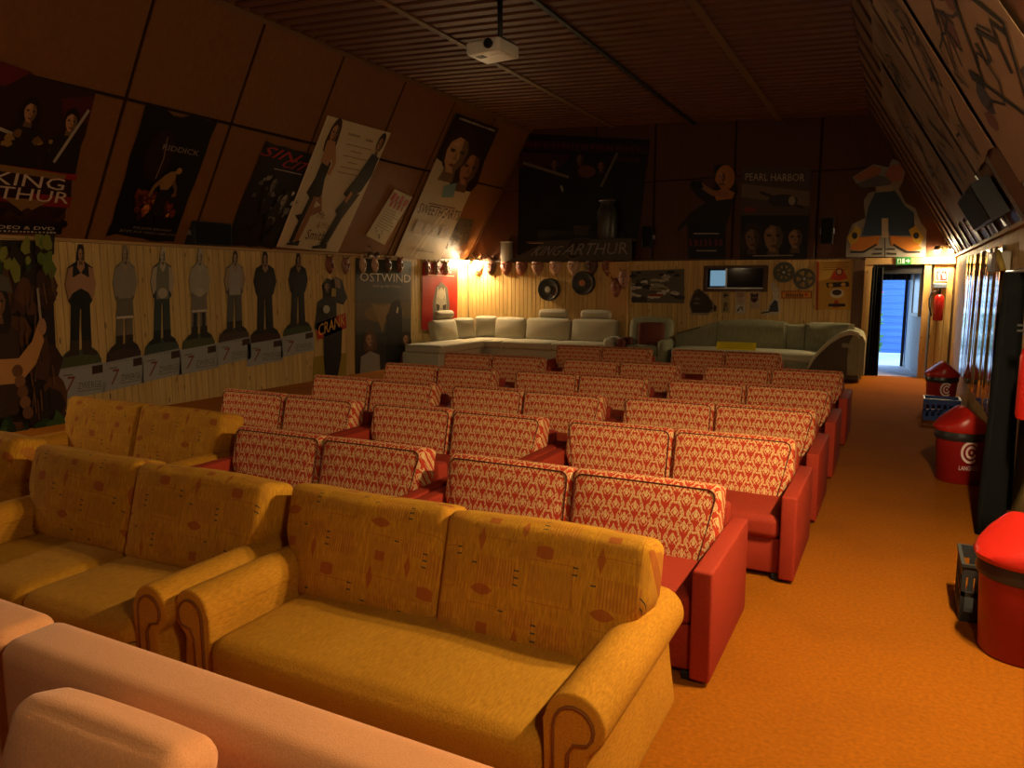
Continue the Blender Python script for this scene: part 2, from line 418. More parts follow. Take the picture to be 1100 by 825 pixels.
class Art:
    def __init__(s, d0=.0012, step=.0005): s.V, s.F, s.Cc, s.d, s.step = [], [], [], d0, step
    def _add(s, P, F, col):
        b = len(s.V); s.V += [(p[0], p[1], s.d) for p in P]; s.F += [tuple(b+i for i in f) for f in F]
        s.Cc += [lin(col)]*len(F); s.d += s.step
    def poly(s, pts, col): s._add(pts, [tuple(range(len(pts)))], col); return s
    def rect(s, u0, v0, u1, v1, col): return s.poly([(u0, v0), (u1, v0), (u1, v1), (u0, v1)], col)
    def ell(s, cx, cy, rx, ry, col, rot=0.0, n=14):
        c, k = math.cos(rot), math.sin(rot); P = []
        for i in range(n):
            a, b = rx*math.cos(i*2*PI/n), ry*math.sin(i*2*PI/n); P.append((cx + a*c - b*k, cy + a*k + b*c))
        return s.poly(P, col)
    def line(s, pts, w, col, asp=1.0):
        Q = []; R = []
        for i, p in enumerate(pts):
            a = pts[max(0, i-1)]; b = pts[min(len(pts)-1, i+1)]; dx, dy = b[0]-a[0], (b[1]-a[1])*asp; L = math.hypot(dx, dy) or 1
            Q.append((p[0] - dy/L*w/2, p[1] + dx/L*w/2/asp)); R.append((p[0] + dy/L*w/2, p[1] - dx/L*w/2/asp))
        n = len(pts); s._add(Q+R, [(i, i+1, n+i+1, n+i) for i in range(n-1)], col); return s
    def text(s, t, u0, v0, u1, v1, col, skew=0.0, drop=0.0):
        P, F = text_geo(t)
        s._add([(u0 + p[0]*(u1-u0) + (0.5-p[1])*skew, v0 + p[1]*(v1-v0) + p[0]*drop) for p in P], F, col); return s
    def strokes(s, n, u0, v0, u1, v1, col, seed=0):
        """a line of print too blurred to read: n uneven upright marks"""
        r = random.Random(seed*31+n); w = (u1-u0)/n; h = v1-v0
        for i in range(n):
            a = u0 + w*(i+.12); b = a + w*r.uniform(.45, .78); t = v0 + h*r.uniform(0, .25); k = w*r.uniform(-.15, .15)
            s.poly([(a+k, t), (b+k, t+h*r.uniform(0, .12)), (b, v1-h*r.uniform(0, .12)), (a, v1)], col)
        return s
    def head(s, cx, cy, r, skin, hair, asp=1.0, long=0.0):
        ry = r*1.3*asp; sk = tuple(int(skin[i:i+2], 16)/255 for i in (0, 2, 4)); dk = tuple(k*.62 for k in sk); lt = tuple(min(1, k*1.12) for k in sk)
        if long:
            s.poly([(cx-r*1.0, cy-ry*.4), (cx, cy-ry*1.1), (cx+r*1.0, cy-ry*.4), (cx+r*1.25, cy+ry*.9*long), (cx+r*.95, cy+ry*1.5*long), (cx-r*.9, cy+ry*1.6*long), (cx-r*1.2, cy+ry*.8*long)], hair)
        s.poly([(cx-r*.35, cy+ry*.5), (cx+r*.35, cy+ry*.5), (cx+r*.5, cy+ry*1.25), (cx-r*.5, cy+ry*1.25)], dk)
        s.ell(cx, cy-ry*.16, r*.98, ry*1.0, hair)
        s.poly([(cx-r*.62, cy-ry*.35), (cx-r*.2, cy-ry*.62), (cx+r*.45, cy-ry*.52), (cx+r*.72, cy-ry*.1), (cx+r*.64, cy+ry*.42), (cx+r*.26, cy+ry*.86), (cx-r*.2, cy+ry*.86), (cx-r*.58, cy+ry*.44), (cx-r*.72, cy)], sk)
        s.poly([(cx+r*.12, cy-ry*.56), (cx+r*.45, cy-ry*.52), (cx+r*.72, cy-ry*.1), (cx+r*.64, cy+ry*.42), (cx+r*.26, cy+ry*.86), (cx+r*.08, cy+ry*.6), (cx+r*.28, cy+ry*.2)], dk)
        s.poly([(cx-r*.5, cy-ry*.3), (cx-r*.1, cy-ry*.45), (cx-r*.05, cy-ry*.22)], lt)
        for k in (-1, 1):
            s.poly([(cx+k*r*.52, cy-ry*.12), (cx+k*r*.14, cy-ry*.10), (cx+k*r*.2, cy+ry*.02), (cx+k*r*.46, cy+ry*.02)], tuple(v*.33 for v in sk))
        s.poly([(cx-r*.02, cy-ry*.08), (cx+r*.16, cy+ry*.32), (cx-r*.14, cy+ry*.30)], tuple(v*.8 for v in sk)); s.poly([(cx-r*.26, cy+ry*.52), (cx, cy+ry*.46), (cx+r*.26, cy+ry*.52), (cx, cy+ry*.62)], tuple(v*w for v, w in zip(sk, (.62, .42, .40))))
        return s
    def build(s, frame, name, parent):
        me = bpy.data.meshes.new(name); me.from_pydata([frame(*p) for p in s.V], [], s.F)
        ca = me.color_attributes.new('Col', 'FLOAT_COLOR', 'CORNER')
        for p, c in zip(me.polygons, s.Cc):
            for li in p.loop_indices: ca.data[li].color = (*c, 1)
        return obj(name, me, M_PRINT, parent)
def sheet(frame, outline, col, name, parent=None, thick=.004):
    """a thin card of real thickness with the given outline in frame coordinates"""
    n = len(outline); V = [frame(u, v, 0) for u, v in outline] + [frame(u, v, -thick) for u, v in outline]
    F = [tuple(range(n)), tuple(range(2*n-1, n-1, -1))] + [(i, n+i, n+(i+1) % n, (i+1) % n) for i in range(n)]
    me = bpy.data.meshes.new(name); me.from_pydata(V, [], F)
    ca = me.color_attributes.new('Col', 'FLOAT_COLOR', 'CORNER'); c = lin(col)
    for d in ca.data: d.color = (*c, 1)
    return obj(name, me, M_PRINT, parent)
def recentre(t, c):
    """parts were made in room coordinates: put the thing's Empty at its base and shift them to match"""
    c = Vector(c); seen = set()
    def go(o):
        for ch in o.children:
            if ch.type == 'MESH' and ch.data.name not in seen:
                seen.add(ch.data.name); ch.data.transform(Matrix.Translation(-c))
            go(ch)
    go(t); t.location = c; return t
UNIT = [(0, 0), (1, 0), (1, 1), (0, 1)]
def wavy(amp=.03, n=7, seed=0):
    r = random.Random(seed); P = []
    for a, b in ((UNIT[0], UNIT[1]), (UNIT[1], UNIT[2]), (UNIT[2], UNIT[3]), (UNIT[3], UNIT[0])):
        for i in range(n):
            t = i/n; j = r.uniform(-amp, amp*.3) if i else 0
            p = (a[0]+(b[0]-a[0])*t, a[1]+(b[1]-a[1])*t)
            P.append((p[0] + (-j if a[0] == b[0] == 0 else j if a[0] == b[0] else 0), p[1] + (j if a[1] == b[1] == 1 else -j if a[1] == b[1] else 0)))
    return P
def poster(name, label, frame, base, art, outline=None, cat='poster', group=None):
    t = thing(name, label, cat, (0, 0, 0), 0, group)
    sheet(frame, outline or UNIT, base, 'paper', t)
    if art and art.F: art.build(frame, 'print', t)
    return recentre(t, frame(.5, 1, 0))

# ================================================================== STRUCTURE
DX0, DX1, DZ = -0.42, 0.36, 1.92                 # doorway in the back wall
floor = struct('floor', box_mesh(XL-.1, XR+.1, YF, YB+.06, -.1, 0), M_CARPET)
def ledz(x): return ZLED_L + (ZLED_R-ZLED_L)*(x-XL)/(XR-XL)
def ceilz(x): return ZLC + (ZRC-ZLC)*(x-XLC)/(XRC-XLC)
# lower walls: a backing board carrying single tongue-and-groove boards
plank_me = {}
def plank_mesh(w, h, d=.014):
    k = (round(w, 3), round(h, 3))
    if k not in plank_me:
        c = .006
        pr = [(-w/2, 0), (-w/2, d-c), (-w/2+c, d), (w/2-c, d), (w/2, d-c), (w/2, 0)]
        V = [(x, y, z) for z in (0, h) for x, y in pr]; n = 6
        F = [tuple(range(n-1, -1, -1)), tuple(range(n, 2*n))] + [(i, (i+1) % n, n+(i+1) % n, n+i) for i in range(n)]
        me = bpy.data.meshes.new('plank'); me.from_pydata(V, [], F); me.materials.append(M_PINE); plank_me[k] = me
    return plank_me[k]
wall_left = struct('wall_left', box_mesh(XL-.1, XL-.014, YF, YB+.1, 0, ZLED_L), M_DARKWOOD)
PP = .098
for i in range(105):
    y = 4.15 + i*PP
    if y > YB-.05: break
    obj('plank', plank_mesh(.094, ZLED_L-.01), None, wall_left, (XL-.014, y, 0), (0, 0, -PI/2))
wall_back = struct('wall_back', boxes_mesh([(XL-.1, -3.31, YB+.014, YB+.12, 0, 2.05), (-2.18, DX0-.13, YB+.014, YB+.12, 0, 2.05), (-3.31, -2.18, YB+.014, YB+.12, 0, 1.46), (-3.31, -2.18, YB+.014, YB+.12, 1.92, 2.05), (DX1+.13, XR+.1, YB+.014, YB+.12, 0, 2.05), (DX0-.13, DX1+.13, YB+.014, YB+.12, DZ+.1, 2.05)]), M_DARKWOOD)
i = 0
while True:
    x = XL+.05 + i*PP; i += 1
    if x > XR-.04: break
    if DX0-.16 < x < DX1+.16 or -3.32 < x < -2.18: continue
    obj('plank', plank_mesh(.094, 2.03), None, wall_back, (x, YB+.014, 0), (0, 0, PI))
for x in [XL+.05+k*PP for k in range(100)]:
    if -3.32 < x < -2.18:
        obj('plank', plank_mesh(.094, 1.44), None, wall_back, (x, YB+.014, 0), (0, 0, PI))
        obj('plank', plank_mesh(.094, .11), None, wall_back, (x, YB+.014, 1.92), (0, 0, PI))
wall_right = struct('wall_right', boxes_mesh([(XR+.014, XR+.1, YF, YB+.1, 0, ZLED_R)]), M_DARKWOOD)
for i in range(110):
    y = 3.2 + i*PP
    if y > YB-.04: break
    obj('plank', plank_mesh(.094, ZLED_R-.01), None, wall_right, (XR+.014, y, 0), (0, 0, PI/2))
struct('wall_front', box_mesh(XL-.1, XR+.1, YF-.1, YF, 0, 5.0), M_DARKWOOD)
# rails on top of the boards
struct('trim_1', box_mesh(XL-.1, XL+.035, YF, YB, ZLED_L-.005, ZLED_L+.03), M_PINE_Y)
struct('trim_2', box_mesh(XR-.035, XR+.1, YF, YB, ZLED_R-.005, ZLED_R+.03), M_PINE_Y)
def tilted_bar(name, x0, z0, x1, z1, y0, y1, th, mat):
    V = [(x, y, z+dz) for (x, z) in ((x0, z0), (x1, z1)) for y in (y0, y1) for dz in (0, th)]
    me = bpy.data.meshes.new(name); me.from_pydata(V, [], [(0,1,3,2), (4,6,7,5), (0,4,5,1), (2,3,7,6), (0,2,6,4), (1,5,7,3)])
    return struct(name, me, mat)
tilted_bar('trim_3', XL, ledz(XL)-.02, DX0-.15, ledz(DX0)-.02, YB-.03, YB+.1, .03, M_DARKWOOD)
# door frame
tr = struct('trim_4', boxes_mesh([(DX0-.13, DX0, YB-.03, YB+.14, 0, DZ)]), M_PINE_FRAME)
struct('trim_5', boxes_mesh([(DX1, DX1+.10, YB-.03, YB+.14, 0, DZ)]), M_PINE_FRAME)
struct('trim_6', boxes_mesh([(DX0-.13, XR, YB-.05, YB+.14, DZ, DZ+.11)]), M_PINE_X)
struct('trim_7', boxes_mesh([(DX0-.31, DX0-.14, YB-.05, YB+.05, 0, 2.0)]), M_DARKWOOD)      # dark post beside the door frame
struct('trim_8', boxes_mesh([(-5.19, -4.80, YB-.10, YB+.02, 0, 2.02)]), M_PINE_FRAME)       # boxed pine post between the sofas
# upper back wall: dark panels
wall_bu = struct('wall_back_upper', box_mesh(XL, XR, YB+.03, YB+.12, 2.0, 5.0), M_DARK)
xs = [XL+.1, -7.0, -5.55, -4.33, -2.82, -1.36, XR]
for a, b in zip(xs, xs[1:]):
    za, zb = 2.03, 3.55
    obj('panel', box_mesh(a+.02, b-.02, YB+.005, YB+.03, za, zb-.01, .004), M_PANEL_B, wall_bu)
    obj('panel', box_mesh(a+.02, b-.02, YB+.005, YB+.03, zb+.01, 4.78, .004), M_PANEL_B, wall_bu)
# sloped upper side walls
def slope_frame(side):
    if side == 'l': b, t = Vector((XL, 0, ZLED_L)), Vector((XLC, 0, ZLC))
    else: b, t = Vector((XR, 0, ZLED_R)), Vector((XRC, 0, ZRC))
    s = t-b; L = s.length; s.normalize(); n = P_SL.n if side == 'l' else P_SR.n
    return b, s, L, n
def slope_slab(side, y0, y1, s0, s1, d0, d1, name='panel'):
    b, s, L, n = slope_frame(side)
    V = [b + Vector((0, y, 0)) + s*q + n*d for y in (y0, y1) for q in (s0, s1) for d in (d0, d1)]
    me = bpy.data.meshes.new(name); me.from_pydata(V, [], [(0,1,3,2), (4,6,7,5), (0,4,5,1), (2,3,7,6), (0,2,6,4), (1,5,7,3)])
    return me
SLl, SLr = slope_frame('l')[2], slope_frame('r')[2]
if P_SL.n.x < 0: P_SL.n.negate()
if P_SR.n.x > 0: P_SR.n.negate()
wall_lu = struct('wall_left_upper', slope_slab('l', YF, YB+.05, -.05, SLl+.1, -.12, -.02), M_DARK)
SEAM = 1.755
for k in range(-2, 7):
    y0 = 5.60 + 1.455*k; y1 = min(y0+1.455, YB+.02)
    if y1 < 2: continue
    obj('panel', slope_slab('l', y0+.022, y1-.022, .02, SEAM-.02, -.02, 0), M_PANEL, wall_lu)
    obj('panel', slope_slab('l', y0+.022, y1-.022, SEAM+.02, SLl+.05, -.02, 0), M_PANEL, wall_lu)
struct('trim_9', slope_slab('l', YF, YB, SLl-.06, SLl-.005, 0, .03), M_BATTEN)
wall_ru = struct('wall_right_upper', slope_slab('r', YF, YB+.05, -.05, SLr+.1, -.12, -.02), M_DARK)
for k in range(0, 17):
    y0 = 2.95 + .73*k; y1 = min(y0+.73, YB+.02)
    if y1-y0 < .1: break
    obj('panel', slope_slab('r', y0+.012, y1-.012, .02, SLr+.05, -.02, 0), M_PANEL_R, wall_ru)
    if k: obj('batten', slope_slab('r', y0-.025, y0+.025, .02, SLr, -.01, .022), M_DARKWOOD, wall_ru)
# slatted ceiling (falls a little towards the right wall)
def ceil_bar(x0, x1, y0, y1, d0, d1):
    V = [(x, y, ceilz(x)-d) for x in (x0, x1) for y in (y0, y1) for d in (d0, d1)]
    me = bpy.data.meshes.new('ceil'); me.from_pydata(V, [], [(0,1,3,2), (4,6,7,5), (0,4,5,1), (2,3,7,6), (0,2,6,4), (1,5,7,3)]); return me
ceiling = struct('ceiling', ceil_bar(XLC-.3, XRC+.3, YF, YB+.1, -.15, -.03), M_DARK)
sl_me = ceil_bar(XLC-.05, XRC+.05, -.062, .062, -.035, 0); sl_me.materials.append(M_SLAT)
for i in range(54):
    y = 2.7 + i*.218
    if y > YB-.05: break
    obj('slat', sl_me, None, ceiling, (0, y, 0))
for x, m, w, d in ((-5.2, M_BATTEN, .045, .02), (-2.07, M_BATTEN, .05, .02)):
    obj('batten', ceil_bar(x-w, x+w, 2, YB, 0, d), m, ceiling)
obj('cable_duct', ceil_bar(-3.62, -3.56, 2, YB, 0, .03), M_BLACK, ceiling)

# projection window in the back wall
W0, W1, WZ0, WZ1 = -3.26, -2.23, 1.50, 1.88
win = struct('window_1', boxes_mesh([(W0-.06, W1+.06, YB-.03, YB+.1, WZ1, WZ1+.05), (W0-.06, W1+.06, YB-.03, YB+.1, WZ0-.05, WZ0),
      (W0-.06, W0, YB-.03, YB+.1, WZ0, WZ1), (W1, W1+.06, YB-.03, YB+.1, WZ0, WZ1)]), M_DARKWOOD)
m, nt, b = new_mat('booth_glass', .05, .5); b.inputs['Base Color'].default_value = (.008, .012, .02, 1)
obj('pane', box_mesh(W0+.36, W1, YB+.05, YB+.056, WZ0, WZ1), m, win)
obj('pane_frame', boxes_mesh([(W0+.34, W0+.37, YB+.03, YB+.07, WZ0, WZ1), (W0, W1, YB+.04, YB+.07, WZ0, WZ0+.02)]), M_METAL, win)
M_BOOTHGLOW = emit('booth_glow', (.30, .55, .75), .22)  # self-lit blue sheet, stands in for light inside the booth
obj('glow_pane', box_mesh(W0+.05, W0+.34, YB+.07, YB+.075, WZ0+.05, WZ1-.04), M_BOOTHGLOW, win)
obj('booth_box', boxes_mesh([(W0-.06, W1+.06, YB+.09, YB+.1, WZ0-.05, WZ1+.05)]), M_BLACK, win)

# ---------------- porch behind the door and the yard outside
M_PORCHF = plain('porch_floor', (.42, .40, .44), .6, .3); M_PORCHW = plain('porch_wall', (.42, .45, .48), .6, .3)
M_YARD = plain('pale_paving', (.50, .52, .52), .8, .2, scale=3)
struct('porch_floor', box_mesh(DX0-.3, .75, YB+.06, 16.4, -.1, 0), M_PORCHF)
struct('porch_wall_right', extrude_poly([(.42, YB+.14, 0), (.16, 16.35, 0), (.60, 16.35, 0), (.60, YB+.14, 0)], (0, 0, 2.4)), M_PORCHW)
struct('porch_wall_left', box_mesh(-.75, -.65, YB+.14, 16.4, 0, 2.4), M_DARKWOOD)
struct('porch_ceiling', box_mesh(-.75, .75, YB+.14, 16.5, 2.2, 2.3), M_DARKWOOD)
struct('porch_lintel', box_mesh(-.65, .50, 16.3, 16.4, 1.72, 2.2), M_DARKWOOD)
struct('door_1', box_mesh(.10, .155, 16.28, 16.36, .0, 1.75), M_BLACK)
struct('yard', box_mesh(-5, 4, 16.4, 24, -.12, -.02), M_YARD)
fence = thing('board_fence', 'blue painted fence of horizontal boards seen through the open door', 'fence', (-.1, 19.2, -.02))
M_BLUEB = wood('blue_painted_board', (.07, .17, .48), (.10, .23, .58), axis='x', knots=False, rough=.6)
fb = box_mesh(-.42, 1.6, -.015, .015, 0, .082, .006); fb.materials.append(M_BLUEB)
for i in range(32): obj('board', fb, None, fence, (.1, -.012*(i%2), .03+i*.077))
obj('post', box_mesh(-.32, -.24, .016, .09, 0, 2.5), M_DARKWOOD, fence); obj('post', box_mesh(1.5, 1.58, .016, .09, 0, 2.5), M_DARKWOOD, fence)

# ================================================================== SOFAS
ORD = ['first', 'second', 'third', 'fourth', 'fifth', 'sixth']
def loop_rrect(hx, hz, r, y, n=5, cut=None):
    P = []
    for cx, cz, a0 in ((hx-r, hz-r, 0), (-hx+r, hz-r, PI/2), (-hx+r, -hz+r, PI), (hx-r, -hz+r, 3*PI/2)):
        for k in range(n+1):
            a = a0 + k*PI/2/n; P.append(Vector((cx + r*math.cos(a), y, cz + r*math.sin(a))))
    return [cut(p) if cut else p for p in P]

def make_red_sofa():
    root = thing('red_sofa', '', 'sofa')
    W, aw, D, AH = 1.62, .082, .78, .48
    arm = box_mesh(-aw/2, aw/2, 0, D, .02, AH, .012, 3)
    for s in (-1, 1): obj('arm', arm, M_RED, root, (s*(W/2-aw/2), 0, 0))
    obj('base', box_mesh(-W/2+aw, W/2-aw, .05, D-.02, .03, .225, .01, 2), M_RED, root)
    st = rbox(W-2*aw-.01, .62, .135, .045, 8, (0, .01, .012))
    seat = obj('seat', st, M_RED, root, (0, .33, .29))
    obj('back_frame', box_mesh(-W/2+aw, W/2-aw, D-.10, D, .22, .56, .02, 2), M_RED, root)
    cw, ch, ct = .727, .44, .16
    for s in (-1, 1):
        def cut(p, s=s):                                        # outer bottom corner tucks in above the arm
            t = max(0.0, min(1.0, (-.02 - p.z)/.20))
            if p.x*s > 0: p = Vector((p.x - s*t*.10*(p.x*s/(cw/2))**2, p.y, p.z))
            return p
        me = rbox(cw, ct, ch, .035, 9, (0, .016, .004), cut, 4.0)
        c = obj('back_cushion', me, M_DAMASK, root, (s*cw/2, .545, .462), (math.radians(-14), 0, 0))
        obj('piping', tube([cut(Vector((p.x, -ct/2-.002-.016*(1-abs(p.x/(cw/2))**4)*(1-abs(p.z/(ch/2))**4), p.z))) for p in loop_rrect(cw/2-.022, ch/2-.026, .04, 0, 5)], .0038, 5, True), M_PIPE, c)
    for sx in (-1, 1):
        for y in (.06, .70): obj('foot', box_mesh(sx*.72-.03, sx*.72+.03, y-.03, y+.03, 0, .035, .004), M_BLACK, root)
    return root
red = make_red_sofa()
# (right end x, front y) for every sofa; columns: by the aisle, middle, by the poster wall
RX, MX, LX = 'aisle column', 'middle column', 'left-hand column'
red_spots = [(RX, 1, -.575, 2.82), (RX, 2, -.405, 4.06), (RX, 3, -.40, 5.21), (RX, 4, -.39, 6.48), (RX, 5, -.38, 7.90), (RX, 6, -1.24, 9.75),
             (MX, 1, -2.215, 2.86), (MX, 2, -2.04, 4.05), (MX, 3, -2.03, 5.20), (MX, 4, -2.05, 6.50), (MX, 5, -2.09, 7.88), (MX, 6, -2.99, 9.70),
             (LX, 2, -3.67, 4.05), (LX, 3, -3.66, 5.18), (LX, 4, -3.72, 6.45), (LX, 5, -3.80, 7.85)]
for n, (col, row, xr, y) in enumerate(red_spots):
    lab = f'red sofa with cream damask cushions, {ORD[row-1]} red row, {col}'
    loc = (xr-.81, y, 0)
    if n == 0: red.location = loc; tag(red, lab, 'sofa', 'red damask sofas in rows')
    else: clone(red, loc, random.uniform(-.006, .006), lab, 'red damask sofas in rows')

# ---- ochre sofas with rolled arms
def scroll_profile():
    r = .092; P = [(0.0, .04), (0.0, .40)]
    for k in range(13):
        a = PI - k*(PI*1.22)/12; P.append((r + r*math.cos(a), .40 + r*math.sin(a)))
    return P + [(.128, .31), (.136, .22), (.158, .06), (.155, .04)]
def make_ochre_sofa(W=1.78, soft=0.0):
    root = thing('ochre_sofa', '', 'sofa')
    D, IN = .87, W/2-.17
    pr = scroll_profile()
    for s in (-1, 1):
        me = extrude_poly([(s*x, 0, z) for x, z in pr], (0, D-.03, 0), .012)
        a = obj('arm', me, M_YEL, root, (s*IN, 0, 0))
        r = .092; q = [(.032, .06), (.032, .385)]
        for k in range(11):
            an = PI - k*(PI*1.25)/10; q.append((r + (r-.034)*math.cos(an), .395 + (r-.034)*math.sin(an)))
        q += [(.092, .345), (.074, .31), (.072, .06)]
        obj('piping', tube([(s*x, -.002, z) for x, z in q], .006, 5), M_YPIPE, a)
        obj('scroll_panel', extrude_poly([(s*(x*.94+.006), -.004, z) for x, z in q], (0, .006, 0)), M_YEL, a)
    obj('base', box_mesh(-IN, IN, .05, D-.05, .04, .20, .02, 2), M_YEL, root)
    def sag(p):
        p = p.copy()
        if p.z > 0: p.z -= soft*.02*math.cos(p.x*PI/W)
        return p
    if soft:                                                     # two loose seat cushions
        for s in (-1, 1): obj('seat_cushion', rbox(IN-.002, .70, .17, .06, 9, (0, .012, .014), sag), M_YSEAT, root, (s*IN/2, .32, .255))
    else: obj('seat', rbox(2*IN-.006, .72, .17, .065, 10, (0, .012, .016), sag), M_YSEAT, root, (0, .33, .255))
    obj('back_frame', rbox(2*IN+.18, .16, .50, .05, 6), M_YEL, root, (0, D-.10, .33))
    cw, ch, ct = (W-.07)/2, .46, .20
    for s in (-1, 1):
        def cut(p, s=s):
            t = max(0.0, min(1.0, (.05 - p.z)/.24)); t = t*t*(3-2*t)
            if p.x*s > 0: p = Vector((p.x - s*t*.115*(p.x*s/(cw/2))**3, p.y, p.z))
            return Vector((p.x, p.y + .006*math.sin(p.x*9+s), p.z + .004*math.sin(p.x*7+1.3*s)))
        me = rbox(cw, ct, ch, .04, 10, (.002, .022, .004), cut, 4.0)
        obj('back_cushion', me, M_YPAT, root, (s*cw/2, .60, .505), (math.radians(-15), 0, 0))
    for sx in (-1, 1):
        for y in (.06, D-.12): obj('foot', lathe([(.02, 0), (.028, .045)], 10), M_DARKWOOD, root, (sx*(IN+.05), y, 0))
    return root
def put(o, loc, rz, label, group):
    o.location = loc; o.rotation_euler = (0, 0, rz); tag(o, label, 'sofa', group); return o
G = 'ochre sofas with printed cushions'
put(make_ochre_sofa(1.67), (-1.475, 1.76, 0), 0, 'ochre chenille sofa nearest the aisle, rolled arms and two printed back cushions', G)
ob = make_ochre_sofa(1.76, 1.0)
put(ob, (-3.205, 1.72, 0), 0, 'ochre sofa with two seat cushions, right behind the left end of the peach sofa', G)
clone(ob, (-5.16, 1.79, 0), .0, 'ochre sofa cut off by the left edge of the picture', G)
clone(ob, (-4.755, 2.88, 0), 0, 'ochre sofa by the forest poster, left of the first red row', G)

# ---- peach sofa in the foreground
def make_peach(W, arm_right=True):
    root = thing('peach_sofa', '', 'sofa')
    obj('backrest', rbox(W, .17, .52, .045, 9, (0, .008, .006)), M_PINK, root, (0, .80, .47))
    obj('base', box_mesh(-W/2+.01, W/2-.01, .05, .86, .04, .22, .02, 2), M_PINK, root)
    obj('seat', rbox(W-.02, .68, .16, .05, 8, (0, .01, .012)), M_PINK, root, (0, .38, .28))
    for sx in (-1, 1):
        for y in (.1, .78): obj('foot', lathe([(.02, 0), (.026, .045)], 10), M_DARKWOOD, root, (sx*(W/2-.1), y, 0))
    return root
pk = make_peach(1.42)
put(pk, (-1.215, .235, 0), 0, 'peach velour sofa in the front corner, its long low back towards the ochre sofas', 'peach sofas in front')
put(make_peach(1.40), (-2.64, .245, 0), 0, 'peach velour sofa at the left edge, only the end of its back showing', 'peach sofas in front')
cu = obj('cushion', rbox(.45, .13, .46, .04, 9, (.004, .028, .010), None, 3.0), M_PINK, None, (-1.262, .755, .572), (math.radians(-17), 0, math.radians(2)))
tag(cu, 'loose peach cushion leaning on the peach sofa back', 'cushion')

# ---- beige corner sofa, back left
bs = thing('beige_corner_sofa', 'beige corner sofa with headrests under the row of masks', 'sofa', (-6.6, 13.9, 0))
def bpart(name, sx, sy, sz, x, y, z, r=.05, rx=0, rz=0, mat=M_BEIGE, puff=(.0, .02, .015), n=6):
    return obj(name, rbox(sx, sy, sz, r, n, puff), mat, bs, (x+6.6, y-13.9, z), (rx, 0, rz))
bpart('base', 3.3, .85, .26, -6.60, 13.88, .16, .03); bpart('base', .85, 1.75, .26, -8.02, 12.62, .16, .03)
bpart('seat', 1.10, .74, .16, -5.50, 13.76, .36, .05); bpart('seat', 1.10, .74, .16, -6.60, 13.76, .36, .05); bpart('seat', .95, .74, .16, -7.62, 13.76, .36, .05)
bpart('seat', .84, 1.7, .16, -7.96, 12.58, .36, .05)
for x, w in ((-5.40, .98), (-6.42, 1.0), (-7.30, .72)):
    bpart('back_cushion', w, .20, .46, x, 14.12, .64, .06, math.radians(-12), 0, puff=(0, .04, .02))
bpart('back_cushion', .50, .18, .46, -7.86, 14.05, .66, .06, math.radians(-12), math.radians(28), puff=(0, .035, .02))
bpart('back_cushion', .52, .18, .44, -8.18, 13.62, .64, .06, math.radians(-12), math.radians(62), puff=(0, .035, .02))
bpart('back_cushion', .80, .20, .46, -8.28, 12.98, .62, .06, math.radians(-12), math.radians(88), puff=(0, .04, .02))
for x in (-5.42, -6.36): bpart('headrest', .66, .13, .17, x, 14.22, .97, .06)
bpart('headrest', .62, .13, .17, -8.34, 13.1, .95, .06, 0, math.radians(88))
bpart('arm', .22, .84, .52, -4.90+.02, 13.86, .30, .08)
for x, y in ((-8.3, 11.9), (-7.7, 11.9), (-5.1, 13.6), (-8.3, 14.2), (-5.1, 14.2)): obj('foot', lathe([(.025, 0), (.03, .04)], 8), M_BLACK, bs, (x+6.6, y-13.9, 0))

# ---- grey-green corner sofa and armchair, back right
gs = thing('grey_green_sofa', 'grey-green corner sofa with a high curved back under the projection window', 'sofa', (-2.0, 13.8, 0))
def gpath(p0, p1, t0=0., t1=1., n=26):
    # back runs along the wall then turns towards the room
    P = []; L1 = 2.55; r = .62; L2 = PI/2*r; L3 = .30; T = L1+L2+L3
    for i in range(n+1):
        s = (t0 + (t1-t0)*i/n)*T
        if s < L1: P.append((-3.72 + s, 14.10))
        elif s < L1+L2:
            a = (s-L1)/r; P.append((-3.72+L1 + r*math.sin(a), 14.10 - r + r*math.cos(a)))
        else: P.append((-3.72+L1+r, 14.10 - r - (s-L1-L2)))
    return [(x+2.0, y-13.8) for x, y in P]
def back_prof(h0, h1, arch=.05, th=.24):
    def f(t):
        h = h0 + (h1-h0)*t + arch*math.sin(PI*t)
        return [(.0, .12), (th*.5, .12), (th*.55, .40), (th*.48, h-.14), (th*.30, h-.03), (-.02, h), (-th*.35, h-.03), (-th*.5, h-.12), (-th*.5, .12)]
    return f
obj('back_section', sweep(gpath(0, 1, 0, .20, 8), back_prof(.66, .90, .0)), M_GREEN, gs)
obj('back_section', sweep(gpath(0, 1, .203, .52, 10), back_prof(.90, .90, .05)), M_GREEN, gs)
obj('back_section', sweep(gpath(0, 1, .523, .60, 5), back_prof(.88, .88, .0, .22)), M_GREEN, gs)
obj('back_section', sweep(gpath(0, 1, .603, 1.0, 18), back_prof(.90, .78, .04)), M_GREEN, gs)
for t0, t1 in ((.215, .51), (.62, .86)):                          # stitched upper pads
    pth = gpath(0, 1, t0, t1, 12)
    obj('back_pad', sweep(pth, lambda t: [(.10, .62 - .10*math.sin(PI*t)**.5), (.15, .66 - .10*math.sin(PI*t)**.5), (.165, .80), (.12, .90), (.04, .925), (.02, .80)]), M_GREEN, gs)
obj('seat', rbox(2.75, .70, .17, .06, 8, (0, .015, .015)), M_GREENSEAT, gs, (-.25, -.12, .35))
obj('base', box_mesh(-1.65, 1.3, -.42, .3, .03, .27, .02, 2), M_GREEN, gs)
ap = [(.72, .03), (1.50, .03), (1.50, .66), (1.44, .78), (1.34, .80), (1.20, .75), (1.05, .64), (.92, .50), (.80, .34), (.74, .2)]
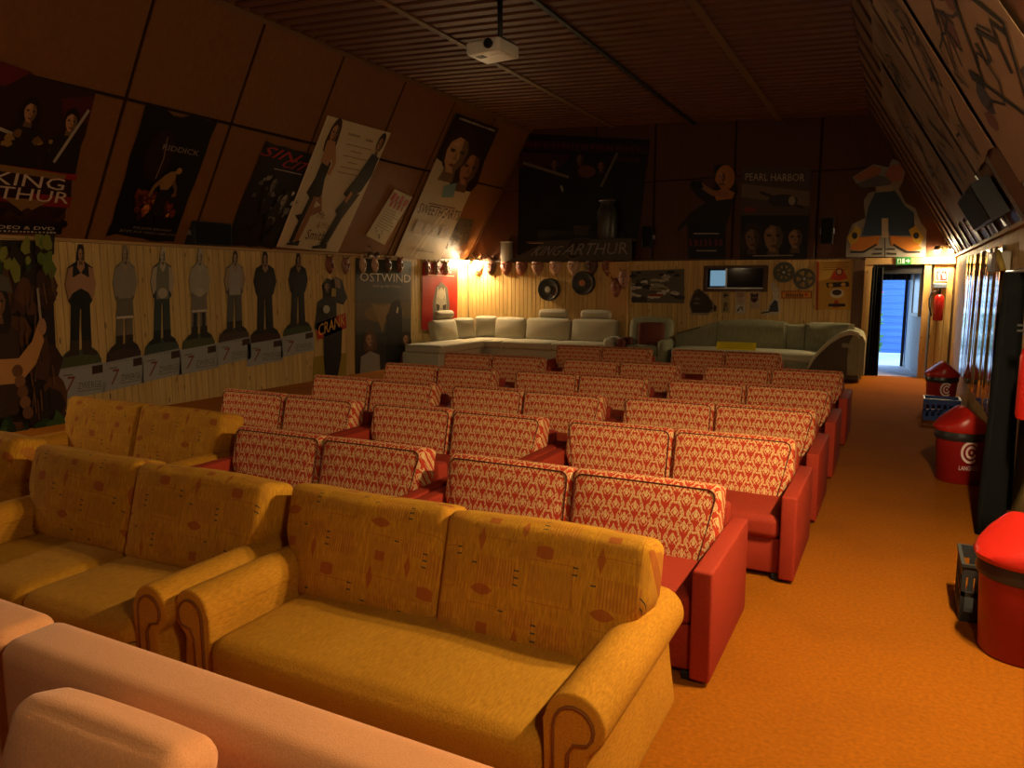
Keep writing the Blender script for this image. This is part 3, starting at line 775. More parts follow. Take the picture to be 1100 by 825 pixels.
a_ = obj('arm', extrude_poly([(x, -.60, z) for x, z in ap], (0, .16, 0), .02), fabric('taupe_cloth', (.075, .055, .035), (.12, .09, .06), fine=(150, 150, 150), big=4), gs)
rim = [(.735, .2), (.80, .35), (.92, .51), (1.05, .65), (1.20, .765), (1.34, .815), (1.45, .79), (1.515, .66), (1.515, .06)]
obj('rim', tube([(x, -.58, z) for x, z in rim], [.02, .028, .032, .036, .042, .05, .05, .036, .03], 8), M_GREENSEAT, a_)
obj('armrest', rbox(.30, .55, .10, .045, 6), M_GREEN, gs, (1.36, -.34, .60))
for x, y in ((-1.5, -.3), (1.1, -.45), (-1.5, .2), (1.1, .2)): obj('foot', lathe([(.025, 0), (.03, .035)], 8), M_BLACK, gs, (x, y, 0))
ac = thing('grey_green_armchair', 'grey-green armchair in the corner beside the boxed pine post', 'armchair', (-4.22, 13.78, 0))
obj('seat', rbox(.62, .62, .18, .06, 6, (0, .01, .02)), M_GREEN, ac, (0, -.05, .36)); obj('base', box_mesh(-.38, .38, -.36, .36, .03, .27, .02, 2), M_GREEN, ac)
obj('backrest', rbox(.86, .24, .66, .11, 8, (0, .03, .03)), M_GREEN, ac, (0, .30, .60), (math.radians(-8), 0, 0))
for s in (-1, 1): obj('arm', rbox(.17, .72, .52, .07, 6, (.01, 0, .01)), M_GREEN if s > 0 else M_BROWNCL, ac, (s*.40, -.02, .30))
for sx in (-1, 1):
    for y in (-.3, .3): obj('foot', lathe([(.02, 0), (.025, .035)], 8), M_BLACK, ac, (sx*.3, y, 0))
tag(obj('cushion', rbox(.48, .13, .42, .05, 7, (.004, .04, .01)), M_BROWNCL, None, (-4.10, 13.66, .66), (math.radians(-18), 0, math.radians(14))), 'brown cushion propped up in the grey-green armchair', 'cushion')

# ================================================================== DOOR CURTAINS, BINS, CRATES, EXTINGUISHERS
def curtain_mesh(w, h, folds, depth, flare=1.0, n=70, rows=10, hem=0.0):
    V, F = [], []
    for j in range(rows+1):
        t = j/rows; ww = w*(1 + (flare-1)*t)
        for i in range(n+1):
            u = i/n; V.append((-ww/2 + ww*u, math.sin(u*folds*2*PI + t*.5)*depth*(.6+.5*t) + math.sin(u*folds*4.7+1)*depth*.3, h*(1-t)))
    for j in range(rows):
        for i in range(n): a = j*(n+1)+i; F.append((a, a+1, a+n+2, a+n+1))
    me = bpy.data.meshes.new('curtain'); me.from_pydata(V, [], F)
    bm = bmesh.new(); bm.from_mesh(me); bmesh.ops.solidify(bm, geom=bm.faces[:], thickness=.004); bm.to_mesh(me); bm.free()
    me.polygons.foreach_set('use_smooth', [True]*len(me.polygons)); return me
dc = obj('door_curtain', curtain_mesh(.17, 1.86, 4, .035, 1.2), M_BLACKCLOTH, None, (DX0+.075, YB-.085, .01))
tag(dc, 'black curtain drawn to the left side of the open back door', 'curtain')
vc = obj('valance', curtain_mesh(.70, .26, 9, .02, 1.0), plain('grey_valance_cloth', (.045, .042, .045), .9, .1), None, (-.02, 16.2, 1.66)); tag(vc, 'dark grey valance hanging over the outer porch door', 'valance')
tag(obj('roller_blind', box_mesh(DX0+.005, DX1-.005, YB+.01, YB+.05, 1.76, 1.915, .004), M_BLACK), 'dark rolled blind at the top of the open back door', 'blind')
sc = thing('side_curtain', 'long black curtain hanging beside the right wall near the wall extinguisher', 'curtain', (.67, 5.85, 0))
obj('cloth', curtain_mesh(.62, 1.66, 4, .055, 1.35), M_BLACKCLOTH, sc, (0, 0, .008), (0, 0, math.radians(80)))
obj('rail', tube([(0, -.45, 1.68), (0, .45, 1.68)], .012, 8), M_METAL, sc)
for y in (-.43, .43): obj('bracket', tube([(0, y, 1.68), (.13, y, 1.68)], .008, 6), M_METAL, sc)

def make_bin():
    root = thing('waste_bin', '', 'bin')
    R0, R1, H = .158, .180, .405
    obj('body', lathe([(R0-.01, 0), (R0, .012), (R1, H), (R1-.006, H), (R0-.012, .02)], 40), M_REDBODY, root)
    obj('liner', lathe([(R1-.002, H-.055), (R1+.007, H-.050), (R1+.011, H-.03), (R1+.008, H-.01), (R1+.005, H+.02), (R1+.002, H+.035), (R1-.012, H+.04)], 40, False), M_LINER, root)
    n = 40; bm = bmesh.new(); RL = R1+.012; rings = []; zb = H+.03
    def zz(x, y): 
        q = max(0., 1-(x/RL)**2-(y/RL)**2); return zb + .028 + .155*(max(0, 1-abs(x)/RL*.96)**1.0)*(q**.22 if q > 0 else 0)
    rings.append([bm.verts.new(((RL+.004)*math.cos(k*2*PI/n), (RL+.004)*math.sin(k*2*PI/n), zb-.012)) for k in range(n)])
    rings.append([bm.verts.new(((RL+.014)*math.cos(k*2*PI/n), (RL+.014)*math.sin(k*2*PI/n), zb+.012)) for k in range(n)])
    for f in (.985, .93, .84, .72, .58, .42, .26, .1):
        rings.append([bm.verts.new((RL*f*math.cos(k*2*PI/n), RL*f*math.sin(k*2*PI/n), zz(RL*f*math.cos(k*2*PI/n), RL*f*math.sin(k*2*PI/n)))) for k in range(n)])
    for a, b in zip(rings, rings[1:]):
        for k in range(n): bm.faces.new((a[k], a[(k+1) % n], b[(k+1) % n], b[k]))
    bm.faces.new(rings[-1])
    lid = obj('lid', smooth_angle(from_bm(bm), 60), M_REDPL, root)
    # swing flap: follows the right-hand slope of the lid
    V, F = [], []; a, b = 10, 8
    for j in range(b+1):
        for i in range(a+1):
            x = .012 + (RL*.70)*j/b; y = (-.5 + i/a)*2*RL*.60*math.sqrt(max(.05, 1-(j/b*.75)**2)); V.append((x, y, zz(x, y)+.004))
    for j in range(b):
        for i in range(a): q = j*(a+1)+i; F.append((q, q+1, q+a+2, q+a+1))
    me = bpy.data.meshes.new('flap'); me.from_pydata(V, [], F); me.polygons.foreach_set('use_smooth', [True]*len(F))
    fl = obj('flap', me, M_REDPL, lid)
    class FlapF:
        def __call__(s, u, v, d=0.0):
            y = -.055 + .11*u; x = .03 + .075*v; return Vector((x, y, zz(x, y)+.006+d))
    def logo(A, asp=1.0):
        def arc(r, a0, a1, w, dx=0):
            A.line([(.5+dx + r*math.cos(math.radians(a0+(a1-a0)*i/14)), .45 + r*asp*math.sin(math.radians(a0+(a1-a0)*i/14))) for i in range(15)], w, 'f0d8d0', 1/asp)
        arc(.40, 50, 320, .11); arc(.22, 20, 330, .10, .03); A.ell(.55, .45, .07, .07*asp, 'f0d8d0')
        return A
    logo(Art(.001, .0002)).build(FlapF(), 'emblem', fl)
    f = Cyl((R0+R1)/2+.007, math.radians(-112), math.radians(-62), .36, .16)
    A = logo(Art(.002, .0003), 1.0); A.text('LANGNESE', 0.02, 1.0, .98, 1.18, 'f0d8d0'); A.build(f, 'emblem', root)
    return root
bn = make_bin()
def putbin(o, x, y, rz, lab): o.location = (x, y, 0); o.rotation_euler = (0, 0, rz); tag(o, lab, 'bin', 'red waste bins along the right wall')
putbin(bn, .565, 3.74, math.radians(28), 'red round waste bin in front, cut by the right edge of the picture')
for x, y, rz, lab in ((.52, 6.96, math.radians(18), 'red round waste bin in the middle, beyond the long black curtain'),
                      (.56, 10.95, math.radians(12), 'red round waste bin farthest back, behind the blue crate')):
    putbin(clone(bn), x, y, rz, lab)

def make_crate(w, d, h, mat, label, loc, rz=0):
    root = thing('crate', label, 'crate', loc, rz); t = .012
    obj('bottom', box_mesh(-w/2, w/2, -d/2, d/2, 0, t), mat, root)
    for s in (-1, 1):
        L = [(-w/2, w/2, s*d/2-t/2, s*d/2+t/2, z0, z1) for z0, z1 in ((0, .05), (h-.05, h))]
        n = 6
        for i in range(n+1): x = -w/2 + w*i/n; L.append((max(-w/2, x-.012), min(w/2, x+.012), s*d/2-t/2, s*d/2+t/2, .05, h-.05))
        L.append((-w/2, w/2, s*d/2-t/2, s*d/2+t/2, h*.5-.012, h*.5+.012))
        obj('side', boxes_mesh(L), mat, root)
        L = [(s*w/2-t/2, s*w/2+t/2, -d/2, d/2, z0, z1) for z0, z1 in ((0, .05), (h-.05, h))]
        for i in range(5): y = -d/2 + d*i/4; L.append((s*w/2-t/2, s*w/2+t/2, max(-d/2, y-.012), min(d/2, y+.012), .05, h-.05))
        L.append((s*w/2-t/2, s*w/2+t/2, -d/2, d/2, h*.5-.012, h*.5+.012))
        obj('side', boxes_mesh(L), mat, root)
    obj('rim', boxes_mesh([(-w/2-.01, w/2+.01, -d/2-.012, -d/2+.004, h, h+.014), (-w/2-.01, w/2+.01, d/2-.004, d/2+.012, h, h+.014),
                           (-w/2-.012, -w/2+.004, -d/2, d/2, h, h+.014), (w/2-.004, w/2+.012, -d/2, d/2, h, h+.014)]), mat, root)
    return root
make_crate(.36, .30, .27, M_GREYPL, 'dark grey slotted crate standing behind the front red bin', (.535, 4.14, 0), 0)
bc = make_crate(.36, .30, .24, M_BLUEPL, 'blue slotted crate in front of the farthest red bin', (.53, 10.1, 0), 0)

def make_extinguisher(label, loc, rz):
    root = thing('fire_extinguisher', label, 'fire extinguisher', loc, rz)
    obj('cylinder', lathe([(.02, 0), (.068, .006), (.075, .03), (.075, .36), (.066, .40), (.035, .43), (.022, .44)], 24), M_REDPAINT, root)
    v = obj('valve', lathe([(.022, .44), (.022, .475), (.03, .48), (.03, .50), (.012, .505)], 12), M_BLACK, root)
    obj('handle', boxes_mesh([(-.012, .012, -.10, .03, .50, .512), (-.012, .012, -.10, .02, .530, .542), (-.012, .012, .01, .03, .50, .54)]), M_BLACK, v)
    P = [(-.02, 0, .47), (-.06, -.01, .49), (-.12, -.02, .46), (-.145, -.02, .36), (-.14, -.02, .24), (-.11, -.02, .14), (-.10, -.02, .08)]
    obj('hose', tube(P, [.010, .010, .010, .010, .010, .012, .016], 8), M_BLACK, root)
    A = Art(.0015, .0003); A.rect(0, 0, 1, 1, 'c83030')
    for k in range(6): A.rect(.12, .10+k*.14, .88, .15+k*.14, 'e8b8a0')
    A.build(Cyl(.0755, math.radians(-150), math.radians(-30), .31, .10), 'label_print', root)
    obj('bracket', box_mesh(-.03, .03, .06, .10, .18, .40), M_METAL, root)
    return root
make_extinguisher('red fire extinguisher on the pine wall right of the back door', (.60, YB-.11, .98), 0)
e2 = make_extinguisher('red fire extinguisher at the right edge, beside the long black curtain', (.705, 5.05, .83), math.radians(-90))
q = pxquad(P_BACK, (1005, 290), (1018, 290), (1018, 302), (1005, 302), .012)
A = Art(); A.rect(.08, .08, .92, .92, 'c8302a'); A.rect(.22, .25, .38, .85, 'f4e4dc'); A.line([(.30, .25), (.45, .15), (.55, .4)], .07, 'f4e4dc'); A.poly([(.62, .8), (.58, .5), (.7, .2), (.84, .5), (.8, .8)], 'f4e4dc')
poster('extinguisher_sign', 'red and white fire extinguisher sign above the rear extinguisher', q, 'f0e0d8', A, cat='sign')
tag(obj('wall_bracket', box_mesh(.50, .70, YB-.09, YB-.012, 1.52, 1.60, .01), plain('blue_grey_metal', (.13, .17, .24), .5, .4)), 'blue-grey bracket under the fire extinguisher sign', 'bracket')
q = pxquad(P_BACK, (962.5, 276.5), (979, 276), (979, 284), (962.5, 284.5), .065)
A = Art(); G1 = 'd8f0d8'
A.rect(.10, .2, .34, .85, G1); A.ell(.22, .32, .05, .1, '2c7a3c'); A.poly([(.16, .42), (.28, .42), (.30, .8), (.24, .8), (.22, .6), (.2, .8), (.14, .8)], '2c7a3c')
A.rect(.42, .2, .56, .85, G1); A.rect(.64, .45, .78, .6, G1); A.poly([(.76, .25), (.92, .52), (.76, .8)], G1)
poster('exit_sign', 'green and white exit sign on the beam over the back door', q, '2c7a3c', A, cat='sign')

# ================================================================== LAMPS
M_BRASS = plain('dull_brass', (.22, .14, .05), .4, .5, .6)
def make_lamp(label, loc, rz, power, lit=True, tilt=-22, group='double spot lamps on the wall rail'):
    """double spot lamp on a curved arm; its local -Y points into the room"""
    root = thing('wall_lamp', label, 'lamp', loc, rz, group)
    obj('base', lathe([(.045, 0), (.045, .02), (.015, .03)], 16), M_BRASS, root)
    obj('arm', tube([(0, 0, .02), (0, 0, .10), (0, -.06, .15), (0, -.15, .13), (0, -.19, .03)], .010, 8), M_BRASS, root)
    R = .038
    area = 4*PI*R*R; mat = emit('lamp_bulb_%d' % int(power*10), LAMP_COL, power/2/(PI*area)) if lit else M_WHITE
    for s in (-1, 1):                                            # cup-shaped shades tipped towards the room
        h = obj('shade', lathe([(.014, .045), (.030, .038), (.050, .012), (.058, -.036), (.054, -.036), (.046, .010), (.028, .030)], 20, False), M_BRASS, root, (s*.10, -.19, .0), (math.radians(tilt), 0, 0))
        bm = bmesh.new(); bmesh.ops.create_icosphere(bm, subdivisions=2, radius=R)
        obj('bulb', from_bm(bm, True), mat, h, (0, 0, -.034))
    obj('crossbar', tube([(-.11, -.19, .035), (.11, -.19, .035)], .009, 8), M_BRASS, root)
    return root
make_lamp('lit double spot lamp in the back left corner above the masks', (-8.40, 14.33, 2.11), math.radians(35), CORNER_POWER, tilt=-8)
make_lamp('lit lamp over the back door, beside the big-shoed cut-out', (.62, 14.38, 2.17), 0, DOOR_POWER, tilt=-5)
make_lamp('lit double spot lamp on the right wall rail just outside the picture', (.70, 3.1, 2.26), math.radians(-90), KEY_POWER)
make_lamp('lit double spot lamp on the left wall rail outside the picture', (-8.5, 2.2, 2.11), math.radians(90), LEFT_POWER)
make_lamp('lit double spot lamp on the right wall rail beside the camera', (.70, .60, 2.26), math.radians(-90), NEAR_POWER)
make_lamp('lit double spot lamp on the front wall behind the camera, far side', (-5.6, YF+.06, 2.35), math.radians(180), FRONT_POWER)
make_lamp('unlit double spot lamp on the left rail above the horse poster', (-8.49, 10.75, 2.11), math.radians(90), 1.0, False)

# ================================================================== PROJECTOR, SPEAKERS
pj = thing('projector', 'white ceiling projector on a black pole', 'projector', (-4.02, 7.35, 4.0), math.radians(-4))
obj('body', rbox(.42, .40, .13, .02, 4), M_WHITE, pj, (0, 0, .065))
L = obj('lens', lathe([(.045, -.02), (.05, .03), (.038, .034), (.03, .01)], 20), M_BLACK, pj, (.08, -.20, .075), (PI/2, 0, 0))
obj('vent', boxes_mesh([(-.15, -.05, -.12+.02*k, -.108+.02*k, -.003, .004) for k in range(5)]), M_GREYPL, pj)
obj('panel', boxes_mesh([(.02, .16, -.08, .08, -.003, .002)]), M_WHITE, pj)
obj('pole', tube([(.06, .05, .13), (.06, .05, ceilz(-4.0)-4.0)], .028, 12), M_BLACK, pj)
obj('mount_plate', box_mesh(-.06, .18, -.07, .17, .13, .16, .006), M_BLACK, pj)
obj('cable', tube([(.0, .12, .16), (.005, .11, .3), (.02, .08, .45), (.03, .06, .5)], .010, 6), M_BLACK, pj)
def speaker(label, loc, size, rz, tilt=0, mat=M_BLACK):
    w, d, h = size; root = thing('loudspeaker', label, 'speaker', loc, rz); root.rotation_euler = (tilt, 0, rz)
    obj('cabinet', box_mesh(-w/2, w/2, -d/2, d/2, 0, h, .008, 2), mat, root)
    obj('grille', box_mesh(-w/2+.012, w/2-.012, -d/2-.008, -d/2+.002, .015, h-.015, .004), fabric('speaker_cloth', (.008, .008, .008), (.016, .016, .015)) if 'speaker_cloth' not in MATS else MATS['speaker_cloth'], root)
    for s in (-1, 1): obj('bracket', box_mesh(s*(w/2+.006)-.006, s*(w/2+.006)+.006, -.03, d/2+.05, h*.4, h*.6), M_METAL, root)
    return root
def at(pl, x, y, off=0.0): return pl(x, y, off)
c = P_LEFT(224, 266, .12); speaker('black loudspeaker on the left rail under the black and red poster', (XL+.13, c.y, ZLED_L+.035), (.62, .22, .30), math.radians(90))
c = P_BACK(888, 262, .1); speaker('small black loudspeaker on the back wall beside the big-shoed cut-out', (c.x, YB-.10, c.z), (.20, .16, .44), 0)
c = P_BACK(696, 266, .1); speaker('small black loudspeaker on the back wall right of the big dark banner', (c.x, YB-.10, c.z), (.20, .16, .40), 0)
wb_ = thing('wall_box', 'pale box standing on the back rail left of the big dark banner', 'box', (P_BACK(544, 278, .1).x, YB-.09, 2.06))
obj('body', box_mesh(-.11, .11, -.07, .08, 0, .40, .01, 2), plain('pale_grey_box', (.30, .28, .22), .6, .2), wb_); obj('lid', box_mesh(-.115, .115, -.075, .085, .40, .42, .004), M_WHITE, wb_)
obj('cable', tube([(.02, .05, .42), (.05, .07, .52), (.1, .08, .6)], .007, 6), M_BLACK, wb_)
b_, s_, L_, n_ = slope_frame('r')
sp = thing('loudspeaker', 'large black loudspeaker fixed to the right slope above the rail', 'speaker')
obj('cabinet', slope_slab('r', 6.75, 8.15, .14, .46, .03, .16), M_BLACK, sp)
obj('grille', slope_slab('r', 6.78, 8.12, .16, .44, .16, .168), MATS['speaker_cloth'], sp)
obj('bracket', slope_slab('r', 7.40, 7.46, .06, .54, .0, .03), M_METAL, sp); recentre(sp, b_ + Vector((0, 7.45, 0)) + s_*.14 + n_*.1)

# ================================================================== MASKS ALONG THE RAIL
def make_mask(seed):
    r = random.Random(seed)
    root = thing('mask', '', 'mask')
    w, h, d = .105, .15, .07
    V, F, n, m_ = [], [], 12, 7
    for j in range(m_+1):
        t = j/m_; rr = t
        for i in range(n):
            a = i*2*PI/n; x = math.sin(a)*rr; z = math.cos(a)*rr
            taper = 1 - .42*max(0, -z)**1.3
            V.append((x*w*taper, -d*math.sqrt(max(0, 1-t*t))*(.8+.3*max(0, -z)), z*h))
    for j in range(m_):
        for i in range(n): F.append((j*n+i, j*n+(i+1) % n, (j+1)*n+(i+1) % n, (j+1)*n+i))
    me = bpy.data.meshes.new('mask'); me.from_pydata(V, [], F)
    bm = bmesh.new(); bm.from_mesh(me); bmesh.ops.remove_doubles(bm, verts=bm.verts, dist=1e-4); me = from_bm(bm, True)
    c1 = [(.20, .06, .03), (.10, .05, .03), (.46, .28, .17), (.28, .14, .08)][seed]
    c2 = r.choice([(.45, .34, .24), (.30, .06, .03), (.05, .04, .035), (.42, .22, .10)])
    mt = wood('mask_wood_%d' % seed, c1, tuple(k*1.6 for k in c1), rough=.45, knots=False)
    m2 = plain('mask_paint_%d' % seed, c2, .5, .3)
    obj('face', me, mt, root)
    for s in (-1, 1):
        obj('eye', rbox(.034, .02, .018, .008, 2), m2, root, (s*.038, -.062, .035), (0, s*.3, 0))
        obj('horn', tube([(s*.045, -.02, .13), (s*.075, -.02, .165), (s*.07, -.03, .19)], [.016, .011, .003], 6), mt, root)
    obj('nose', tube([(0, -.066, .04), (0, -.085, -.01), (0, -.072, -.03)], [.008, .016, .008], 6), mt, root)
    obj('mouth', rbox(.055, .02, .022, .009, 2), m2, root, (0, -.06, -.068))
    return root
mask_spots = [('left', 355, 285, 'first mask on the left rail, right of the last standing figure'), ('left', 372, 286, 'second mask on the left rail, just before the horse poster')]
mask_spots += [('left', x, 285, f'{o} of the masks hanging over the top of the horse poster') for x, o in zip((390, 403, 417, 430), ('first', 'second', 'third', 'fourth'))]
mask_spots += [('left', x, 288, f'{o} of the masks hanging over the top of the red poster') for x, o in zip((459, 469, 480), ('first', 'second', 'third'))]
mask_spots += [('back', x, 286, f'{o} mask on the back rail counting from the corner lamp') for x, o in
               zip((513, 527, 543.5, 560, 577, 596.5, 616, 635, 653.5), ('first', 'second', 'third', 'fourth', 'fifth', 'sixth', 'seventh', 'eighth', 'ninth'))]
mask_spots += [('post', 661.5, 309, 'lower red mask hanging on the boxed pine post'), ('post', 670, 300, 'upper dark mask hanging on the boxed pine post')]
protos = [make_mask(k) for k in range(4)]; used = set()
for i, (side, x, y, lab) in enumerate(mask_spots):
    k = (i*7 + i//3) % 4
    if side == 'left': p = P_LEFT(x, y, .03); rz = PI/2
    elif side == 'back': p = P_BACK(x, y, .02); rz = 0
    else: p = P_BACK(x, y, .115); rz = 0
    sc = {'left': 1.0, 'back': 1.42, 'post': 1.15}[side]
    o = protos[k] if k not in used else clone(protos[k]); used.add(k)
    o.location = (p.x, p.y, p.z) if side != 'left' else (XL+.01, p.y, p.z); o.rotation_euler = (0, random.uniform(-.06, .06), rz); o.scale = (sc, sc, sc*(1.15 if side == 'post' else 1.0))
    if side == 'back': o.location.y = YB-.004
    if side == 'post': o.location.y = YB-.105
    tag(o, lab, 'mask', 'masks hanging along the rail')

# ================================================================== DISCS AND REELS ON THE BACK WALL
def make_disc(label, px, py, r, hubmat):
    p = P_BACK(px, py, .08); root = thing('film_can', label, 'film can', (p.x, YB-.012, p.z))
    o = obj('can', lathe([(r*.96, 0), (r, .02), (r, .13), (r*.95, .145), (r*.86, .140), (r*.80, .130), (r*.40, .130), (r*.36, .140), (r*.28, .140)], 36), plain('dark_grey_can_%d' % px, (.035, .034, .028), .45, .4), root, None, (PI/2, 0, 0))
    obj('hub', lathe([(r*.27, .12), (r*.27, .148), (r*.10, .152)], 18), hubmat, root, None, (PI/2, 0, 0)); return root
make_disc('round dark film can with a pale hub over the beige sofa', 590, 311, .235, plain('pale_hub', (.45, .42, .34), .5, .3))
make_disc('round dark film can with an orange hub, the upper right one', 627, 304, .24, plain('orange_hub', (.35, .14, .05), .5, .3))
def make_reel(label, px, py, r, holes, ratio, rot, mat):
    p = P_BACK(px, py, .03); root = thing('film_reel', label, 'film reel', (p.x, YB-.012, p.z), 0)
    V, F = [], []; n = holes*12; R = [r*.0, r*(.36 if ratio < .5 else .30), r*(.66 if ratio < .5 else .78), r]
    def ring(rr, y): return [(rr*math.sin(2*PI*i/n + rot), y, rr*math.cos(2*PI*i/n + rot)) for i in range(n)]
    bm = bmesh.new()
    def annulus(r0, r1, pred):
        for i in range(n):
            if not pred(i): continue
            a0, a1 = 2*PI*i/n+rot, 2*PI*(i+1)/n+rot
            q = [(rr*math.sin(a), rr*math.cos(a)) for rr, a in ((r0, a0), (r1, a0), (r1, a1), (r0, a1))]
            fr = [bm.verts.new((x, -.03, z)) for x, z in q]; bk = [bm.verts.new((x, 0, z)) for x, z in q]
            bm.faces.new(fr); bm.faces.new(bk[::-1])
            for k in range(4): bm.faces.new((fr[k], bk[k], bk[(k+1) % 4], fr[(k+1) % 4]))
    annulus(.02, R[1], lambda i: True); annulus(R[2], R[3], lambda i: True); annulus(R[1], R[2], lambda i: (i % 12)/12.0 >= ratio)
    bmesh.ops.remove_doubles(bm, verts=bm.verts, dist=1e-5)
    obj('reel', from_bm(bm), mat, root)
    obj('hub', lathe([(r*.13, 0), (r*.13, .045), (r*.05, .05)], 16), M_METAL, root, None, (PI/2, 0, 0)); return root
M_REEL = plain('dark_olive_metal', (.060, .052, .032), .45, .4, .3)
make_reel('dark film reel with eight small holes, left of the two reels', 842, 292.5, .185, 8, .42, .2, M_REEL)
make_reel('dark film reel with five large holes, right of the two reels', 864, 299.5, .185, 5, .58, .5, M_REEL)

# ================================================================== POSTERS: left slope
def ash(A, seed, n, cols, u=(0, 1), v=(0, 1), s=(.02, .08)):
    r = random.Random(seed)
    for _ in range(n):
        cx, cy, k = r.uniform(*u), r.uniform(*v), r.uniform(*s)
        A.poly([(cx + k*math.cos(a)*r.uniform(.5, 1), cy + k*.8*math.sin(a)*r.uniform(.4, 1)) for a in [i*2*PI/7 for i in range(7)]], r.choice(cols))
    return A
SKIN, SKIN2, HAIR = 'a87850', '8c5c3c', '1c120c'
q = pxquad(P_SL, (-45, 52), (103, 99), (66, 251), (-95, 247), .03)
A = Art(); A.poly([(0, 0), (.5, 0), (.34, .12), (0, .14)], '5c1814'); A.poly([(.75, .1), (1, .02), (1, .2), (.82, .26)], '4a1414')
for u, v in ((.18, .22), (.55, .22), (.86, .22)):
    A.poly([(u-.13, .56), (u-.11, .34), (u, .28), (u+.12, .34), (u+.13, .56)], '201812'); A.head(u, v, .062, SKIN, HAIR, .95, .6 if u == .55 else 0)
A.line([(.02, .30), (.46, .37)], .02, '9a8c78'); A.line([(.80, .50), (.97, .12)], .022, 'a09480'); ash(A, 3, 10, ['6a4a20', '3a2a18', '8a6a30'], (.3, .8), (.36, .5), (.02, .05))
A.rect(0, .56, 1, .60, '8a1c18'); A.rect(0, .76, .55, .79, '6a1414'); A.rect(.70, .72, 1, .80, '7a1816')
A.poly([(.42, .56), (.92, .57), (.90, .61), (.44, .60)], '7c5c30'); A.poly([(.50, .76), (.84, .76), (.68, .86)], '7c5c30')
A.text('KING', .40, .60, .92, .68, 'c0a890'); A.text('ARTHUR', .20, .69, .98, .77, 'c0a890')
ash(A, 5, 16, ['241410', '3a2014', '180c0a'], (.2, 1), (.84, .92), (.03, .06)); A.rect(.0, .935, .98, .995, '100c0a'); A.text('AUF VIDEO & DVD', .28, .942, .92, .965, 'd0c0a8'); A.strokes(26, .22, .972, .94, .985, 'b8a890')
poster('film_poster', 'large dark poster with three warriors and a white two-line title, far left slope', q, '2c1410', A, wavy(.03, 7, 1))
q = pxquad(P_SL, (157, 113), (234, 131), (187, 260), (114, 254), .02)
A = Art(); A.ell(.36, .34, .18, .20, '240c0c'); ash(A, 11, 46, ['501c0c', '6a240c', '32100a', '7a3410'], (.22, .82), (.60, .80), (.03, .08)); ash(A, 12, 22, ['a8541c', 'c07828', '8a3c10'], (.32, .74), (.66, .79), (.015, .04))
A.poly([(.46, .86), (.47, .66), (.50, .52), (.62, .50), (.64, .66), (.62, .86), (.56, .86), (.55, .68), (.53, .86)], '120c09'); A.poly([(.46, .54), (.48, .47), (.56, .43), (.64, .42), (.66, .50), (.60, .57), (.50, .58)], '8a6430'); A.ell(.67, .415, .04, .026, '9a7440'); A.line([(.48, .50), (.40, .56), (.37, .64)], .04, '7c5830'); A.line([(.64, .50), (.71, .56), (.72, .62)], .035, '6c4c2c')
A.line([(.36, .18), (.40, .34), (.38, .50)], .012, '8a6850'); A.text('RIDDICK', .34, .235, .86, .275, '8c7c6c'); A.text('DIE JAGD BEGINNT', .30, .888, .86, .910, '8c7a68'); A.text('JETZT AUF VIDEO UND DVD', .12, .922, .96, .944, '8c7a68')
poster('film_poster', 'dark poster with one lit figure above orange fire on the left slope', q, '0c0807', A, wavy(.03, 8, 2))
q = pxquad(P_SL, (286, 151), (346, 168), (296, 266), (240, 264), .016)
A = Art(); A.text('SIN', .03, .04, .62, .13, 'a81c20', .12); A.text('CITY', .42, .10, 1.0, .19, 'a81c28', .12); A.rect(.30, .215, .80, .225, '9c8c80')
ash(A, 21, 16, ['9c9080', '6c6458', 'b8ac9c'], (.45, .95), (.38, .72), (.03, .09)); ash(A, 22, 8, ['7c7468', '504a44'], (.08, .45), (.30, .55), (.03, .06)); A.head(.40, .36, .07, '6c6258', '181410', 1, 0); A.head(.70, .50, .08, '8c8274', '181410', 1, .3)
ash(A, 23, 8, ['0c0a09', '181210'], (.2, .8), (.55, .9), (.08, .14))
poster('film_poster', 'black poster with a jagged red title leaning behind the cream poster', q, '0f0b0a', A, wavy(.025, 6, 3))
q = pxquad(P_SL, (352, 124), (420, 143), (363, 271), (297, 265), .024)
A = Art(); D1 = '1c1814'
A.poly([(.0, .0), (.02, 0), (.02, 1), (0, 1)], 'd8c8a8')
A.poly([(.16, .30), (.22, .26), (.30, .32), (.30, .44), (.36, .58), (.20, .60), (.12, .56), (.16, .44)], D1); A.head(.18, .10, .07, SKIN, '3a2014', 1.0, 1.0); A.poly([(.12, .16), (.24, .16), (.28, .28), (.26, .34), (.14, .32)], SKIN)
A.line([(.24, .20), (.34, .32), (.32, .40)], .05, SKIN); A.line([(.26, .58), (.27, .76), (.24, .94)], .075, SKIN2); A.line([(.32, .58), (.42, .66), (.18, .74)], .07, SKIN2); A.poly([(.08, .74), (.18, .72), (.16, .78)], D1); A.poly([(.12, .96), (.30, .93), (.30, .975), (.12, .975)], D1); A.poly([(.18, .60), (.24, .58), (.20, .95), (.14, .95)], D1)
A.head(.90, .10, .06, SKIN, '2a1a12', 1.0, 0); A.poly([(.84, .18), (.97, .20), (.98, .34), (.92, .48), (.76, .56), (.66, .52), (.74, .40)], D1); A.poly([(.74, .52), (.92, .50), (.80, .72), (.72, .70), (.64, .66)], '282420'); A.poly([(.70, .68), (.80, .72), (.74, .92), (.66, .96), (.62, .94)], D1); A.poly([(.52, .965), (.74, .93), (.76, .975), (.52, .985)], D1); A.line([(.78, .50), (.74, .58)], .05, SKIN)
A.strokes(13, .36, .072, .54, .090, '6a5440', 1); A.strokes(8, .64, .082, .76, .100, '6a5440', 2)
